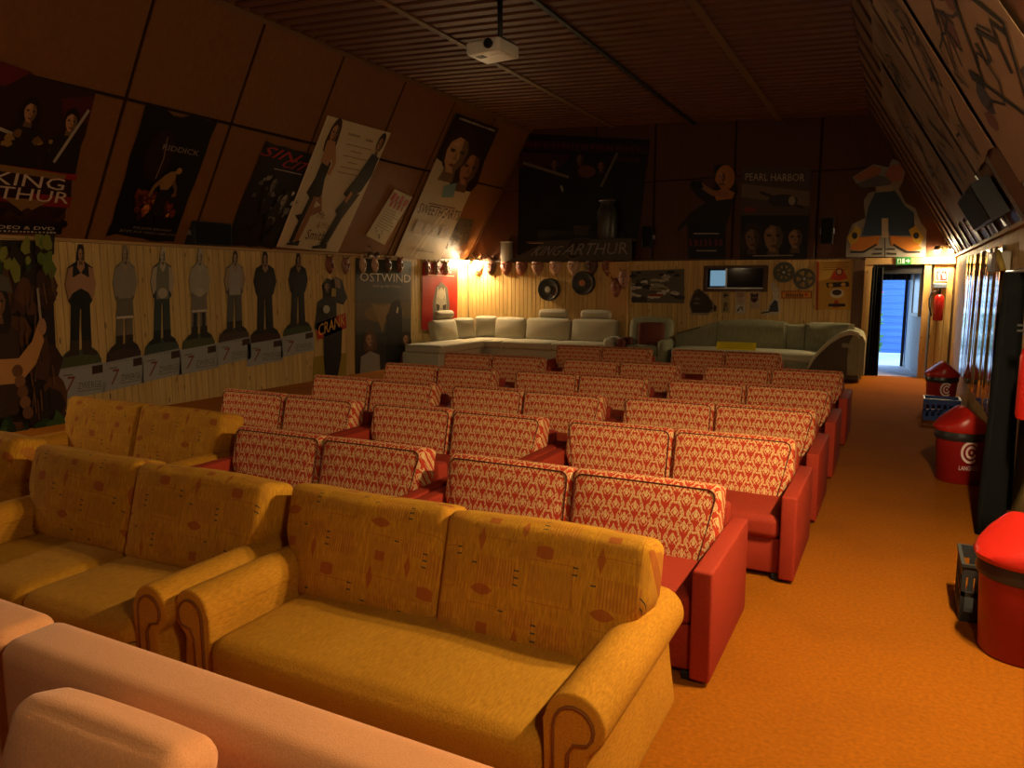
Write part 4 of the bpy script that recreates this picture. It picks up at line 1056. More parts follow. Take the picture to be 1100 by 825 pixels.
for k, (a, b) in enumerate(((.38, .80), (.48, .66), (.40, .78), (.50, .66), (.42, .74), (.42, .76))): A.rect(a, .15+k*.042, b, .157+k*.042, '8a7458')
A.text('Mr.', .40, .68, .52, .735, '6a3424'); A.text('& Mrs.', .44, .76, .66, .81, '8a6044'); A.text('Smith', .34, .83, .64, .91, '4a2a1c'); A.strokes(9, .08, .972, .22, .982, '8a7458', 3)
poster('film_poster', 'cream poster of a woman in black dress and a man in suit back to back', q, 'c8b894', A)
q = pxquad(P_SL, (424, 203), (443, 212), (413, 263), (393, 253), .014)
A = Art(); A.strokes(4, .04, .05, .96, .21, 'a82820', 4); A.strokes(4, .16, .17, .98, .33, '982018', 5)
for k in range(8): A.rect(.15, .38+k*.05, .15+.55+.12*(k % 3), .395+k*.05, '8a7a60')
ash(A, 31, 7, ['5a4a38', '7a6a50'], (.2, .7), (.78, .95), (.03, .06))
poster('leaflet', 'small cream leaflet with red block letters on the left slope', q, 'c0b490', A)
q = pxquad(P_SL, (486, 233), (509, 236), (502, 262), (480, 268), .008)
A = Art(); ash(A, 33, 26, ['5c5048', '2c2420', '7a6c5c', '40362c'], (.05, .95), (.05, .95), (.05, .14))
poster('leaflet', 'small grey picture half hidden behind the romance poster', q, '50463c', A)
q = pxquad(P_SL, (490, 121), (536, 138), (472, 281), (424, 275), .03)
A = Art(); A.rect(0, 0, 1, .34, '241812')
A.poly([(.0, .30), (.5, .36), (1, .32), (1, 1), (0, 1)], 'b8a888'); A.head(.74, .30, .27, 'a06c48', '2a140c', .40, .75); A.head(.34, .23, .31, 'b08860', '32180c', .40, .0); A.poly([(.36, .46), (.60, .42), (.66, .52), (.42, .54)], '6a8a90')
A.text('SWEETHEARTS', .06, .605, .98, .675, '40180f'); A.strokes(22, .10, .015, .92, .03, 'c8b89c', 6); A.rect(.20, .59, .8, .597, '60301c')
for u, w in ((.12, .16), (.34, .10), (.50, .14), (.70, .16)): A.rect(u, .73, u+w, .82, '9a7c50')
A.line([(.30, .98), (.42, .80), (.62, .62)], .018, 'dccfb0'); A.line([(.40, .98), (.52, .80), (.70, .64)], .014, 'dccfb0'); A.rect(.35, .93, .75, .938, '8a7a60')
poster('film_poster', 'tall romance poster with two close faces, nearest the back corner on the left slope', q, 'b8a888', A, wavy(.015, 6, 6))

# ================================================================== left wall
q = pxquad(P_LEFT, (-60, 256), (54, 259), (66, 482), (-60, 500), .016)
A = Art(); ash(A, 41, 60, ['3a2010', '4a2a14', '2a1a0c', '5a3418'], (0, 1), (0, 1), (.08, .18)); ash(A, 42, 24, ['5a6a20', '3a4a18', '7a7a2c', '2a3814'], (.3, 1), (0, .14), (.03, .08)); ash(A, 43, 40, ['26401c', '3a5424', '1a2c12'], (.2, 1), (.82, 1), (.03, .09))
r_ = random.Random(9)
for k in range(26): x = r_.uniform(.62, .97); y = r_.uniform(.1, .75); A.line([(x, y), (x+r_.uniform(-.03, .03), y+.10)], .012, r_.choice(['5c3a1c', '28180a', '6c4824']))
A.poly([(.28, .46), (.48, .36), (.60, .42), (.62, .62), (.58, .80), (.30, .82)], '3a2414'); A.head(.42, .28, .10, 'b07848', '22140a', .62, 1.2); A.poly([(.34, .22), (.56, .24), (.52, .17), (.42, .15)], '54503c')
A.line([(.40, .60), (.60, .60), (.74, .52), (.82, .42)], .07, 'b88448', .6); A.line([(.82, .40), (.80, .22)], .022, '9a8a74', .6); A.ell(.83, .40, .04, .04, SKIN)
for k in range(5): A.ell(.58+.02*k, .60+.05*k, .05, .03, ['6a4424', '7c5430'][k % 2])
poster('forest_poster', 'big brown forest poster of a long-haired archer with a raised dagger, left wall', q, '24160c', A)
# row of standing cardboard figures, each on a grey placard
def figure(label, quad, pal, variant):
    """pal: skin, hair, top, trousers, boots, ground"""
    sk, hr, tp, trs, bt, gr = pal
    t = thing('cardboard_figure', label, 'cutout', (0, 0, 0), 0, 'cardboard figures on the left wall')
    m = lambda L: [(u, v*.78) for u, v in L]
    out = [(.44, .0), (.56, .0), (.60, .08), (.60, .14), (.82, .19), (.90, .33), (.80, .47), (.74, .50), (.74, .66), (.77, .90), (.54, .90), (.52, .54), (.48, .54), (.46, .90), (.25, .90), (.26, .66), (.26, .50), (.20, .47), (.10, .33), (.18, .19), (.40, .14), (.40, .08)]
    gp = sheet(quad, m([(.0, 1.04), (.02, .95), (.14, .90), (.30, .86), (.44, .89), (.56, .87), (.72, .85), (.90, .90), (1.0, .97), (1.0, 1.04)]), gr, 'ground_print', t, .006)
    fg = sheet(quad, m(out), trs, 'figure', t, .006)
    A = Art(.002, .0004); P = lambda L, c: A.poly(m(L), c)
    if variant in (0, 2, 4): P([(.10, .33), (.18, .20), (.30, .18), (.30, .40), (.20, .46)], sk); P([(.90, .33), (.82, .20), (.70, .18), (.70, .40), (.80, .46)], sk)
    else: P([(.10, .33), (.18, .20), (.30, .18), (.32, .44), (.20, .46)], tp); P([(.90, .33), (.82, .20), (.70, .18), (.68, .44), (.80, .46)], tp)
    lg = .86 if variant != 3 else .66
    P([(.27, .48), (.50, .48), (.47, .54), (.45, lg), (.26, lg)], trs); P([(.50, .48), (.73, .48), (.76, lg), (.55, lg), (.53, .54)], trs)
    if variant == 3: P([(.30, .66), (.42, .66), (.42, .86), (.30, .86)], bt); P([(.58, .66), (.70, .66), (.70, .86), (.58, .86)], bt)
    P([(.26, .80), (.46, .80), (.46, .92), (.12, .935), (.14, .90), (.26, .87)], bt); P([(.54, .80), (.76, .80), (.76, .87), (.90, .905), (.88, .935), (.54, .92)], bt)
    P([(.30, .17), (.42, .145), (.58, .145), (.70, .17), (.72, .32), (.70, .50), (.30, .50), (.28, .32)], tp)
    P([(.42, .13), (.58, .13), (.60, .19), (.50, .24), (.40, .19)], sk)
    if variant in (1, 3): P([(.26, .47), (.74, .47), (.78, .64), (.22, .64)], trs); P([(.24, .63), (.76, .63), (.76, .65), (.24, .65)], 'c8bca4')
    if variant in (2, 3): A.ell(.5, .345, .16, .04, sk)
    if variant in (0,): A.line(m([(.18, .36), (.5, .30), (.82, .36)]), .10, sk)
    A.head(.5, .062, .10, sk, hr, .43, 0)
    if variant in (1, 2, 3): P([(.41, .045), (.50, -.012), (.59, .045)], hr)
    A.build(quad, 'print', fg)
    pc = sheet(quad, [(-.05, .80), (1.05, .78), (1.06, .985), (-.04, 1.0)], '9a9a96', 'placard', t, .005)
    A = Art(.003, .0004); A.poly([(.62+.14, .80), (1.02, .795), (1.02, .85), (.76, .855)], '3a2418'); A.text('7', .16, .855, .34, .96, '7a3a20', .06); A.text('ZWERGE', .42, .90, .98, .945, '6a665e'); A.rect(.40, .955, .98, .962, '7a766e'); A.rect(.08, .84, .30, .848, '6a5a4c')
    A.build(quad, 'print', pc)
    return recentre(t, quad(.5, 1, 0))
figs = [((66, 262), (106, 263), (110, 424), (63, 430), ('a87c58', '2a1a10', '181614', '1c1a18', '3a2c1c', '4a5030'), 0, 'cardboard man in black vest and trousers with folded arms, nearest the forest poster'),
        ((119, 263), (150, 264), (152, 414), (113, 421), ('9a8468', '8a7c64', '8c8270', '6c6250', '2c241c', '3c2c2c'), 1, 'cardboard figure in pale shirt with a single brace, second from the forest poster'),
        ((160, 265), (189, 266), (193, 404), (154, 411), ('b0a088', 'b8ac94', '74705c', '34403c', '1c1a18', '40483c'), 2, 'cardboard figure in grey vest and green apron above white flowers'),
        ((202, 267), (227, 268), (232, 397), (194, 403), ('b0a48c', 'b4aa94', 'a49c84', '7c7264', '2a2620', '4c5030'), 3, 'cardboard figure in a long cream smock with clasped hands, the middle one of seven'),
        ((239, 269), (266, 270), (268, 387), (234, 393), ('a08870', '4a3424', 'a0988c', '5a544c', '2c2620', '4a382c'), 4, 'cardboard figure in grey sweater beside a jug, fifth from the forest poster'),
        ((270, 270), (299, 271), (302, 389), (267, 394), ('98785c', '1c140e', '22201e', '201e1c', '1c1816', '3c2018'), 5, 'cardboard man in black short-sleeved shirt with hands on hips'),
        ((309, 272), (332, 273), (336, 378), (303, 384), ('8c6c50', '1c140e', '2a2624', '282624', '201c18', '3c4628'), 6, 'cardboard man in dark long coat, last of the row of seven')]
for tl, tr, br, bl, pal, var, lab in figs: figure(lab, pxquad(P_LEFT, tl, tr, br, bl, .018), pal, var)
# drinking man cut-out with banner
q = pxquad(P_LEFT, (338, 296), (374, 298), (372, 420), (337, 424), .02)
t = thing('cardboard_figure', 'cardboard man drinking with raised arm behind a red slanted banner', 'cutout', (0, 0, 0), 0, 'cardboard figures on the left wall')
fg = sheet(q, [(.22, .08), (.36, .02), (.50, .03), (.60, .0), (.80, .02), (.98, .18), (.86, .24), (.64, .22), (.66, .40), (.84, .44), (.82, .70), (.66, .96), (.40, 1.0), (.30, .72), (.28, .50), (.02, .44), (.10, .22), (.28, .18)], '1a1612', 'figure', t, .006)
A = Art(.002); A.head(.36, .085, .11, '8c6c4c', HAIR, .30); A.poly([(.56, .01), (.74, .02), (.76, .10), (.60, .09)], '8c6c4c'); A.poly([(.50, .10), (.62, .10), (.62, .17), (.48, .17)], 'a88c20'); A.ell(.34, .28, .10, .035, 'b0a894'); A.line([(.5, .55), (.46, .98)], .012, '0c0a09', .3)
A.build(q, 'print', fg)
bn_ = sheet(q, [(.06, .40), (.94, .31), (.98, .44), (.10, .54)], 'b02a14', 'banner', t, .004); A = Art(.003); A.text('CRANK', .12, .41, .92, .51, 'e0a030', 0, -.095); A.build(q, 'print', bn_)
yl = sheet(q, [(.0, .68), (1.0, .66), (1.0, .98), (.0, 1.0)], '9a8420', 'yellow_backing', t, .003); yl.data.transform(Matrix.Translation(-P_LEFT.n*.008)); recentre(t, q(.5, 1, 0))
# horse poster
q = pxquad(P_LEFT, (382, 277), (442, 281), (441, 402), (382, 410), .02)
A = Art(); A.rect(0, .30, 1, .6, '4a4438'); A.rect(0, .36, 1, .50, '5c4e38'); A.ell(.5, .45, .36, .08, '7a6038'); A.rect(0, .62, 1, 1, '2a241c')
A.poly([(.52, .92), (.54, .50), (.62, .36), (.76, .33), (.82, .42), (.84, .98), (.56, .98)], '16130f'); A.line([(.68, .36), (.60, .46), (.52, .50)], .05, '201a12'); A.poly([(.26, .36), (.50, .40), (.60, .36), (.50, .52), (.46, .62)], '8a6c3c'); A.line([(.74, .40), (.72, .45)], .03, 'c0b090')
A.head(.24, .66, .10, 'a87c58', '5a3820', .50, 1.0); A.poly([(.06, 1), (.08, .80), (.24, .76), (.40, .80), (.42, 1)], '8a8478'); A.head(.90, .68, .085, '9c7048', '2a1a10', .50, .6); A.poly([(.76, .92), (.82, .79), (1, .78), (1, .94)], '8a3a24')
A.text('OSTWIND', .06, .115, .97, .185, 'c8c0ac'); A.text('Der große Orkan', .28, .21, .78, .235, 'a8a08c'); A.rect(.5, .90, .72, .905, '8a8070')
poster('horse_poster', 'tall grey-green poster of a dark horse between two girls on the left wall', q, '3a3a34', A)
q = pxquad(P_LEFT, (454, 282), (492, 284), (491, 356), (453, 354), .016)
A = Art(); A.poly([(.30, .95), (.28, .60), (.36, .36), (.52, .27), (.70, .36), (.76, .60), (.74, .95)], '6c665a'); A.poly([(.36, .62), (.40, .42), (.52, .35), (.64, .42), (.68, .62), (.62, .82), (.56, .94), (.46, .94), (.40, .82)], 'b0a890'); A.poly([(.37, .60), (.48, .62), (.47, .72), (.39, .72)], '3a342c'); A.poly([(.56, .62), (.67, .60), (.65, .72), (.57, .72)], '3a342c'); A.ell(.52, .46, .09, .07, 'c8c0a8'); A.poly([(.50, .66), (.54, .66), (.57, .82), (.47, .82)], '8a8270'); A.line([(.42, .35), (.40, .5)], .02, 'd8d0bc'); A.line([(.60, .36), (.64, .52)], .02, 'd8d0bc')
A.rect(.12, .17, .88, .185, 'd89c84'); A.strokes(8, .20, .09, .82, .14, 'd89c84', 7); A.ell(.52, .90, .05, .015, '4a4438')
poster('film_poster', 'red poster with a pale bony face behind the beige corner sofa', q, 'b01c10', A)

# ================================================================== back wall
q = pxquad(P_BACK, (558, 143), (698, 150), (682, 279), (556, 279), .03)
A = Art(); A.rect(0, .05, 1, .12, '2a0f0e'); A.strokes(24, .04, .06, .95, .10, '541818', 8); A.poly([(0, .15), (.42, .15), (.36, .24), (0, .27)], '3a1412'); A.rect(.72, .15, .95, .19, '341210')
for u, v in ((.30, .23), (.50, .18), (.67, .23)):
    A.poly([(u-.12, .62), (u-.09, .33), (u, .27), (u+.10, .33), (u+.12, .62)], '1a1410'); A.head(u, v, .036, '6a4830', HAIR, 1.1, .6 if u == .5 else 0)
A.line([(.04, .23), (.42, .33)], .022, '6c6250'); A.line([(.68, .40), (.78, .12)], .02, '5c5448'); A.ell(.56, .28, .07, .05, '5c3424'); A.line([(.36, .40), (.42, .52), (.50, .48)], .02, '8a8070')
A.poly([(.30, .62), (.40, .40), (.60, .40), (.62, .62)], '120e0c')
A.poly([(.20, .98), (.18, .76), (.88, .76), (.98, .98)], '2c2820'); A.poly([(.48, .72), (.62, .72), (.60, .80), (.50, .80)], '4a3820'); A.poly([(.48, .92), (.64, .92), (.56, .985)], '4a3c28'); A.text('KING', .22, .84, .42, .92, '84786a'); A.text('ARTHUR', .45, .83, .90, .92, '84786a')
bk = poster('film_banner', 'huge dark banner of three armed figures with a wide white title on the back wall', q, '100b09', A)
M_TANK = plain('dull_grey_tin', (.07, .066, .055), .4, .4, .5)
pt = P_BACK(653, 254, .16); cn = thing('milk_can', 'grey metal milk can standing in front of the dark banner', 'milk can', (pt.x, YB-.22, 2.03+.43))
obj('can', lathe([(.19, 0), (.20, .02), (.20, .52), (.17, .60), (.13, .66), (.13, .72), (.165, .74)], 28), M_TANK, cn); obj('rim', lathe([(.165, .735), (.172, .745), (.165, .755)], 28, False), M_METAL, cn)
shelf = tag(obj('display_shelf', boxes_mesh([(P_BACK(575, 270).x, P_BACK(686, 270).x, YB-.42, YB-.035, 2.42, 2.455)]), M_DARKWOOD), 'dark shelf board carrying the milk can over the back rail', 'shelf')
q2 = Quad(Vector((P_BACK(578, 255).x, YB-.425, 2.46)), Vector((P_BACK(686, 255).x, YB-.425, 2.46)), Vector((P_BACK(686, 278).x, YB-.425, 2.04)), Vector((P_BACK(553, 278).x, YB-.425, 2.04)), (0, -1, 0))
A = Art(); A.poly([(.42, -.02), (.62, -.02), (.60, .4), (.44, .4)], '3a2a18'); A.poly([(.46, .72), (.62, .72), (.54, .97)], '6a5840'); A.poly([(.48, .72), (.60, .72), (.54, .90)], '2c261e'); A.text('KING', .16, .26, .40, .72, '8c8072'); A.text('ARTHUR', .43, .18, .97, .72, '8c8072')
poster('title_board', 'slanted grey board with a wide two-word title along the foot of the dark banner', q2, '4a443a', A, [(0, 1), (.2, 0), (.42, 0), (.46, -.06), (.58, -.06), (.62, 0), (1, 0), (1, 1)], cat='sign')
# woman with pistol
q = pxquad(P_BACK, (724, 176), (794, 176), (793, 279), (726, 279), .025)
t = thing('cardboard_figure', 'cardboard woman aiming a pistol on a black titled base, upper back wall', 'cutout')
fg = sheet(q, [(.62, .02), (.78, .0), (.92, .08), (.98, .28), (.90, .42), (.80, .66), (.80, 1), (.20, 1), (.20, .62), (.02, .72), (.04, .66), (.26, .50), (.50, .40), (.36, .34), (.24, .22), (.30, .16), (.48, .24), (.60, .30), (.64, .16)], '1c1410', 'figure', t, .008)
A = Art(.002); A.ell(.80, .14, .14, .13, 'a0642c'); A.head(.74, .13, .085, 'a87450', 'a86c30', .68, .6); A.poly([(.62, .30), (.78, .24), (.94, .30), (.90, .36), (.66, .38)], 'a0682c'); A.line([(.84, .32), (.60, .30), (.42, .22)], .06, '8a5c3c'); A.poly([(.24, .20), (.42, .17), (.46, .25), (.40, .26), (.38, .30), (.34, .25)], '0c0a09'); A.rect(.22, .62, .78, .99, '0e0b0a'); A.rect(.30, .72, .70, .73, 'b0a090'); A.strokes(7, .22, .77, .78, .86, '5a1618', 9); A.rect(.34, .90, .66, .91, '9a8c80')
A.build(q, 'print', fg); recentre(t, q(.5, 1, 0))
q = pxquad(P_BACK, (797, 179), (871, 180), (867, 278), (795, 279), .02)
A = Art(); A.rect(0, .0, 1, .55, '4c3c2c'); A.poly([(0, .18), (1, .26), (1, .42), (0, .32)], '6a5640'); A.ell(.62, .36, .22, .07, '2c241c'); A.line([(.28, .27), (.92, .44)], .03, '28201a'); A.ell(.75, .36, .05, .05, '8c7c64'); A.ell(.14, .46, .10, .025, '7c2c1c'); A.rect(0, .52, 1, .56, '1a1410'); A.rect(0, .56, 1, 1, '100c0a')
A.head(.18, .76, .15, '745540', '2a1a10', .76, .5); A.head(.82, .76, .14, '8c6848', '1c120c', .76); A.head(.50, .75, .20, '86664a', '1c120c', .76); A.rect(.0, .97, 1, 1, '100c0a')
A.text('PEARL HARBOR', .06, .07, .92, .15, 'b0a088'); A.rect(.2, .955, .8, .965, '9a8c78')
poster('war_film_poster', 'poster with a plane over three portraits, middle of the upper back wall', q, '2c2018', A)
# big-shoed comic cut-out (plain generic stand-in)
q = pxquad(P_BACK, (907, 171), (997, 171), (996, 276), (907, 276), .03)
t = thing('cardboard_figure', 'large cartoon cut-out with blue trousers and huge orange and white shoes over the door', 'cutout')
fg = sheet(q, [(.02, 1), (.03, .80), (.10, .66), (.26, .60), (.24, .42), (.30, .34), (.42, .32), (.40, .26), (.14, .24), (.10, .18), (.36, .05), (.54, .08), (.58, .0), (.70, .02), (.74, .12), (.70, .24), (.66, .30), (.74, .44), (.86, .50), (.92, .64), (.99, .72), (.98, 1)], '8a8478', 'figure', t, .008)  # card colours darkened, shade over the door is put into them
A = Art(.002); A.poly([(.12, .18), (.36, .06), (.46, .10), (.40, .18), (.18, .22)], '9c6440'); A.poly([(.14, .25), (.42, .16), (.60, .20), (.56, .27), (.22, .29)], '5c5a60'); A.poly([(.56, .06), (.72, .05), (.70, .22), (.58, .24), (.50, .16)], 'a06454'); A.poly([(.38, .28), (.58, .26), (.60, .32), (.40, .34)], 'a08c70')
A.poly([(.26, .64), (.30, .48), (.38, .34), (.62, .32), (.74, .48), (.84, .54), (.86, .78), (.56, .78), (.50, .60), (.46, .78), (.22, .78)], '30435a'); A.poly([(.46, .60), (.54, .60), (.54, .80), (.46, .80)], 'b0a088')
for s in (0, 1):
    g = (lambda u: 1-u) if s else (lambda u: u)
    A.poly([(g(.06), .92), (g(.16), .80), (g(.44), .78), (g(.42), .88), (g(.20), .94)], 'b06c28'); A.poly([(g(.04), .80), (g(.14), .68), (g(.22), .72), (g(.16), .84), (g(.08), .88)], 'b09030'); A.line([(g(.08), .95), (g(.24), .95), (g(.40), .87)], .02, '28221e'); A.line([(g(.38), .92), (g(.47), .92)], .02, '3a342c'); A.line([(g(.36), .97), (g(.46), .965)], .02, '3a342c'); A.ell(g(.13), .78, .035, .035, '2c2c34')
A.line([(.5, .80), (.5, 1)], .012, '3a342c')
A.build(q, 'print', fg); recentre(t, q(.5, 1, 0))
# lower back wall pictures
q = pxquad(P_BACK, (678, 291), (735, 289), (735, 326), (679, 325), .016)
A = Art(); ash(A, 61, 60, ['9a9280', '2a2622', 'b8b09c', '5a544a', '1c1a18', 'c8c0ac'], (.03, .97), (.05, .95), (.04, .12)); A.rect(.38, .28, .72, .34, 'a89c80'); A.rect(.36, .50, .70, .62, '9a8c6c'); A.strokes(9, .38, .51, .68, .60, '4a4034', 10); A.rect(.34, .72, .62, .80, '8a3c20'); A.rect(.0, .84, .3, .98, '3a342c')
poster('photo_collage', 'black and white photo collage poster beside the boxed pine post', q, '5c5446', A)
q = pxquad(P_BACK, (740, 309), (770, 309), (770, 339), (740, 339), .016)
t = thing('cardboard_animal', 'brown round seated animal cut-out left under the projection window', 'cutout')
fg = sheet(q, [(.05, .97), (.06, .80), (.0, .55), (.12, .24), (.26, .04), (.38, .02), (.46, .10), (.68, .24), (.86, .50), (.94, .62), (1, .72), (.92, .86), (.74, .92), (.70, .99)], '8a7c64', 'figure', t, .006)
A = Art(.002); A.poly([(.12, .90), (.04, .60), (.14, .28), (.28, .08), (.38, .06), (.66, .28), (.84, .54), (.86, .76), (.70, .90)], '3a2a20'); A.ell(.26, .16, .07, .06, '52402f'); A.ell(.30, .40, .12, .05, '6a5a4a'); A.ell(.28, .56, .12, .04, '6a5a4a'); A.ell(.94, .74, .06, .12, '4a3020'); A.ell(.21, .13, .02, .02, '0c0a08')
A.build(q, 'print', fg); recentre(t, q(.5, 1, 0))
def pet(label, quad, base, kind):
    A = Art()
    if kind == 0: ash(A, 71, 7, ['2c241c', '3c3024'], (.2, .8), (.05, .40), (.08, .16)); A.ell(.5, .62, .25, .14, '6c5c44'); ash(A, 72, 6, ['4c4434'], (.3, .7), (.7, .95), (.06, .12))
    if kind == 1: A.ell(.5, .18, .4, .14, '9a7c64'); A.ell(.5, .45, .3, .12, 'a88c78'); A.rect(.05, .62, .95, .98, 'b8b4a4'); ash(A, 73, 9, ['2c2c2c', '4c4c4a'], (.15, .85), (.70, .92), (.06, .10))
    if kind == 2: A.ell(.46, .40, .34, .24, '4a2420'); A.ell(.24, .20, .12, .10, '2c1814'); A.ell(.70, .20, .12, .10, '2c1814'); A.ell(.46, .48, .18, .10, '2a1412'); A.ell(.34, .36, .04, .03, 'c0b0a0'); A.ell(.58, .36, .04, .03, 'c0b0a0'); A.rect(.2, .70, .9, .92, 'a08878')
    return poster('pet_picture', label, quad, base, A, group='pet pictures under the projection window')
pet('leftmost small pet picture with dark spots under the projection window', pxquad(P_BACK, (775, 313), (784, 313), (784, 336), (775, 336), .012), 'a08c60', 0)
pet('middle small pet picture, white with dark lettering below, under the projection window', pxquad(P_BACK, (790, 312), (801, 312), (801, 337), (790, 337), .012), 'b0a088', 1)
pet('small picture of a dark dog face, right under the projection window', pxquad(P_BACK, (805, 313), (817, 313), (816, 332), (805, 332), .012), 'a89478', 2)
q = pxquad(P_BACK, (817, 300), (839, 300), (838, 338), (817, 338), .016)
t = thing('cardboard_animal', 'grey and white cat cut-out sitting below the left film reel', 'cutout')
fg = sheet(q, [(0, .93), (.3, .86), (.40, .74), (.62, .56), (.60, .40), (.56, .28), (.46, .10), (.58, .16), (.66, .0), (.76, .18), (.92, .26), (.94, .40), (.86, .52), (.96, .62), (1, .92), (.90, 1.0), (.40, 1.0), (.05, .98)], 'b8b09c', 'figure', t, .006)
A = Art(.002); A.poly([(.42, .92), (.48, .76), (.70, .58), (.86, .62), (.92, .92)], '34383c'); A.line([(.04, .955), (.3, .93), (.46, .92)], .06, '1c1c1c', 1.7); A.ell(.74, .36, .14, .09, 'd0c4a8'); A.ell(.68, .34, .03, .015, '1c1c1c'); A.ell(.82, .34, .03, .015, '1c1c1c'); A.ell(.75, .40, .03, .012, '6a3a30')
A.build(q, 'print', fg); recentre(t, q(.5, 1, 0))
q = pxquad(P_BACK, (839.5, 312.5), (872, 312.5), (872, 320.5), (839.5, 320.5), .014)
A = Art(); A.rect(.03, .12, .97, .88, 'd08820'); A.strokes(8, .13, .25, .73, .82, '3a1a0a', 11); A.ell(.82, .5, .05, .22, 'b83014'); A.rect(.0, .9, 1, 1, '7a2810')
poster('name_sign', 'small orange sign with dark script lettering under the film reels', q, '7a2810', A, cat='sign')
q = pxquad(P_BACK, (878, 281), (915, 280), (915, 333), (877, 333), .014)
A = Art(); A.rect(-.02, 0, .05, 1, 'a03018'); A.poly([(.38, .36), (.48, .22), (.60, .13), (.74, .16), (.82, .26), (.88, .36), (.62, .40)], 'b83820'); A.ell(.64, .22, .10, .07, '3a2416'); A.ell(.64, .22, .07, .05, 'c8a070'); A.poly([(.26, .44), (.90, .42), (.94, .52), (.30, .54)], '2c2418'); A.ell(.40, .49, .07, .04, 'c8a048'); A.ell(.76, .48, .07, .04, 'c8a048'); A.ell(.58, .66, .20, .10, 'd0c8b0'); A.ell(.58, .64, .14, .06, '3a3424'); A.poly([(.52, .80), (.62, .80), (.66, .95), (.46, .95)], 'a83820'); A.line([(.34, .90), (.82, .90)], .06, '2c1c10')
for k in range(4): A.rect(.18, .03+k*.045, .92-.08*(k % 2), .042+k*.045, '6a4a20')
poster('cartoon_poster', 'yellow cartoon poster with a red hat beside the dark door post', q, 'c09438', A)
q = Quad(Vector((-2.56, 10.185, .92)), Vector((-2.10, 10.185, .92)), Vector((-2.10, 10.16, .76)), Vector((-2.56, 10.16, .76)), (0, -1, .1))

# ================================================================== right slope and right wall
def srq(y0, y1, s0, s1, d=.026):
    b, s, L, n = slope_frame('r'); f = lambda y, q_: b + Vector((0, y, 0)) + s*q_ + n*d
    return Quad(f(y0, s1), f(y1, s1), f(y1, s0), f(y0, s0), n)      # u runs away from the camera
for k, (y0, y1, s0, s1, sd, lab) in enumerate(((4.0, 5.85, .25, 1.75, 1, 'large pale comic drawing nearest on the right slope'), (6.0, 7.25, .55, 2.2, 2, 'second pale comic drawing on the right slope, between battens'),
         (7.4, 8.75, .45, 2.3, 3, 'third pale comic drawing on the right slope, above the black loudspeaker'), (9.0, 10.9, .35, 2.2, 4, 'farthest faded comic drawing on the right slope'))):
    A = Art(.001, .0003); r = random.Random(80+sd)
    A.poly([(.1, .05), (.5, .12), (.46, .4), (.14, .34)], '7c624a'); ash(A, 90+sd, 6, ['6c3c34', '4a4a54', '846c50', '7c4c40'], (.1, .9), (.1, .9), (.05, .13))
    for j in range(13):
        x, y = r.uniform(.05, .8), r.uniform(.05, .8); P = [(x, y)]
        for _ in range(4): x += r.uniform(-.03, .16); y += r.uniform(-.12, .14); P.append((x, min(.97, max(.03, y))))
        A.line(P, r.uniform(.008, .028), r.choice(['241c18', '2c2420', '3a3430', '1c1614']))
    if k == 0: A.line([(.30, .30), (.62, .62), (.34, .86), (.06, .60), (.30, .30)], .025, '20201c'); A.line([(.62, .62), (.72, .54)], .05, '20201c')
    poster('comic_drawing', lab, srq(y0, y1, s0, s1), 'a88c6c' if k < 2 else '8c745a', A, wavy(.02, 6, 40+k), group='comic drawings on the right slope')
def card(label, y0, y1, h, lean=.10):
    p = [(XR-.03-lean*0, y0), (XR-.03, y1)]
    Q = Quad(Vector((XR-.05-.12, y0, ZLED_R+.03+h)), Vector((XR-.05-.12, y1, ZLED_R+.03+h)), Vector((XR-.03, y1, ZLED_R+.032)), Vector((XR-.03, y0, ZLED_R+.032)), (-1, 0, -.4))
    A = Art(.001); A.rect(.12, .2, .7, .26, '8a8a8a'); A.rect(.12, .4, .8, .45, '9a9a9a')
    return poster('leaning_card', label, Q, 'd8dce0', A, cat='card', group='white cards on the right rail')
for y0, y1, h, lab in ((12.9, 13.4, .24, 'white card leaning on the right rail nearest the back lamp'), (11.4, 11.95, .27, 'second white card from the back lamp on the right rail'), (9.7, 10.25, .24, 'broad white card on the right rail under the loudspeaker'), (8.55, 8.7, .26, 'narrow white card on the right rail, first beside the loudspeaker'), (8.1, 8.25, .26, 'narrow white card on the right rail, nearest to the camera')):
    card(lab, y0, y1, h)
# glossy plastic sheet with wavy folds, reflecting the bright doorway
m, nt, b = new_mat('clear_wrapped_print', .07, .8)
v, x, y, z = coords(nt); n = noise(nt, scaled(nt, v, (3, 3, 1.2)), 1.0, 4)
setc(nt, b, mix(nt, (.10, .055, .022), (.26, .15, .06), n)); b.inputs['Coat Weight'].default_value = .6; b.inputs['Coat Roughness'].default_value = .05
V, F = [], []; ny, nz = 90, 24
for j in range(nz+1):
    for i in range(ny+1):
        yy = 7.75 + 4.0*i/ny; zz_ = .42 + 1.52*j/nz
        V.append((XR-.022 - .010*math.sin(yy*7.3+zz_*.6) - .005*math.sin(yy*17.1+1.4*zz_), yy, zz_))
for j in range(nz):
    for i in range(ny): a = j*(ny+1)+i; F.append((a, a+1, a+ny+2, a+ny+1))
me = bpy.data.meshes.new('glossy_banner'); me.from_pydata(V, [], F); me.polygons.foreach_set('use_smooth', [True]*len(F))
tag(obj('glossy_banner', me, m), 'wavy glossy brown banner on the right wall reflecting the doorway', 'banner')
wbx = thing('wall_box', 'white box with a bent yellow strap on the right wall above the black curtain', 'box', (XR-.07, 7.55, 1.70))
obj('body', box_mesh(-.05, .06, -.28, .28, 0, .16, .012, 2), M_WHITE, wbx)
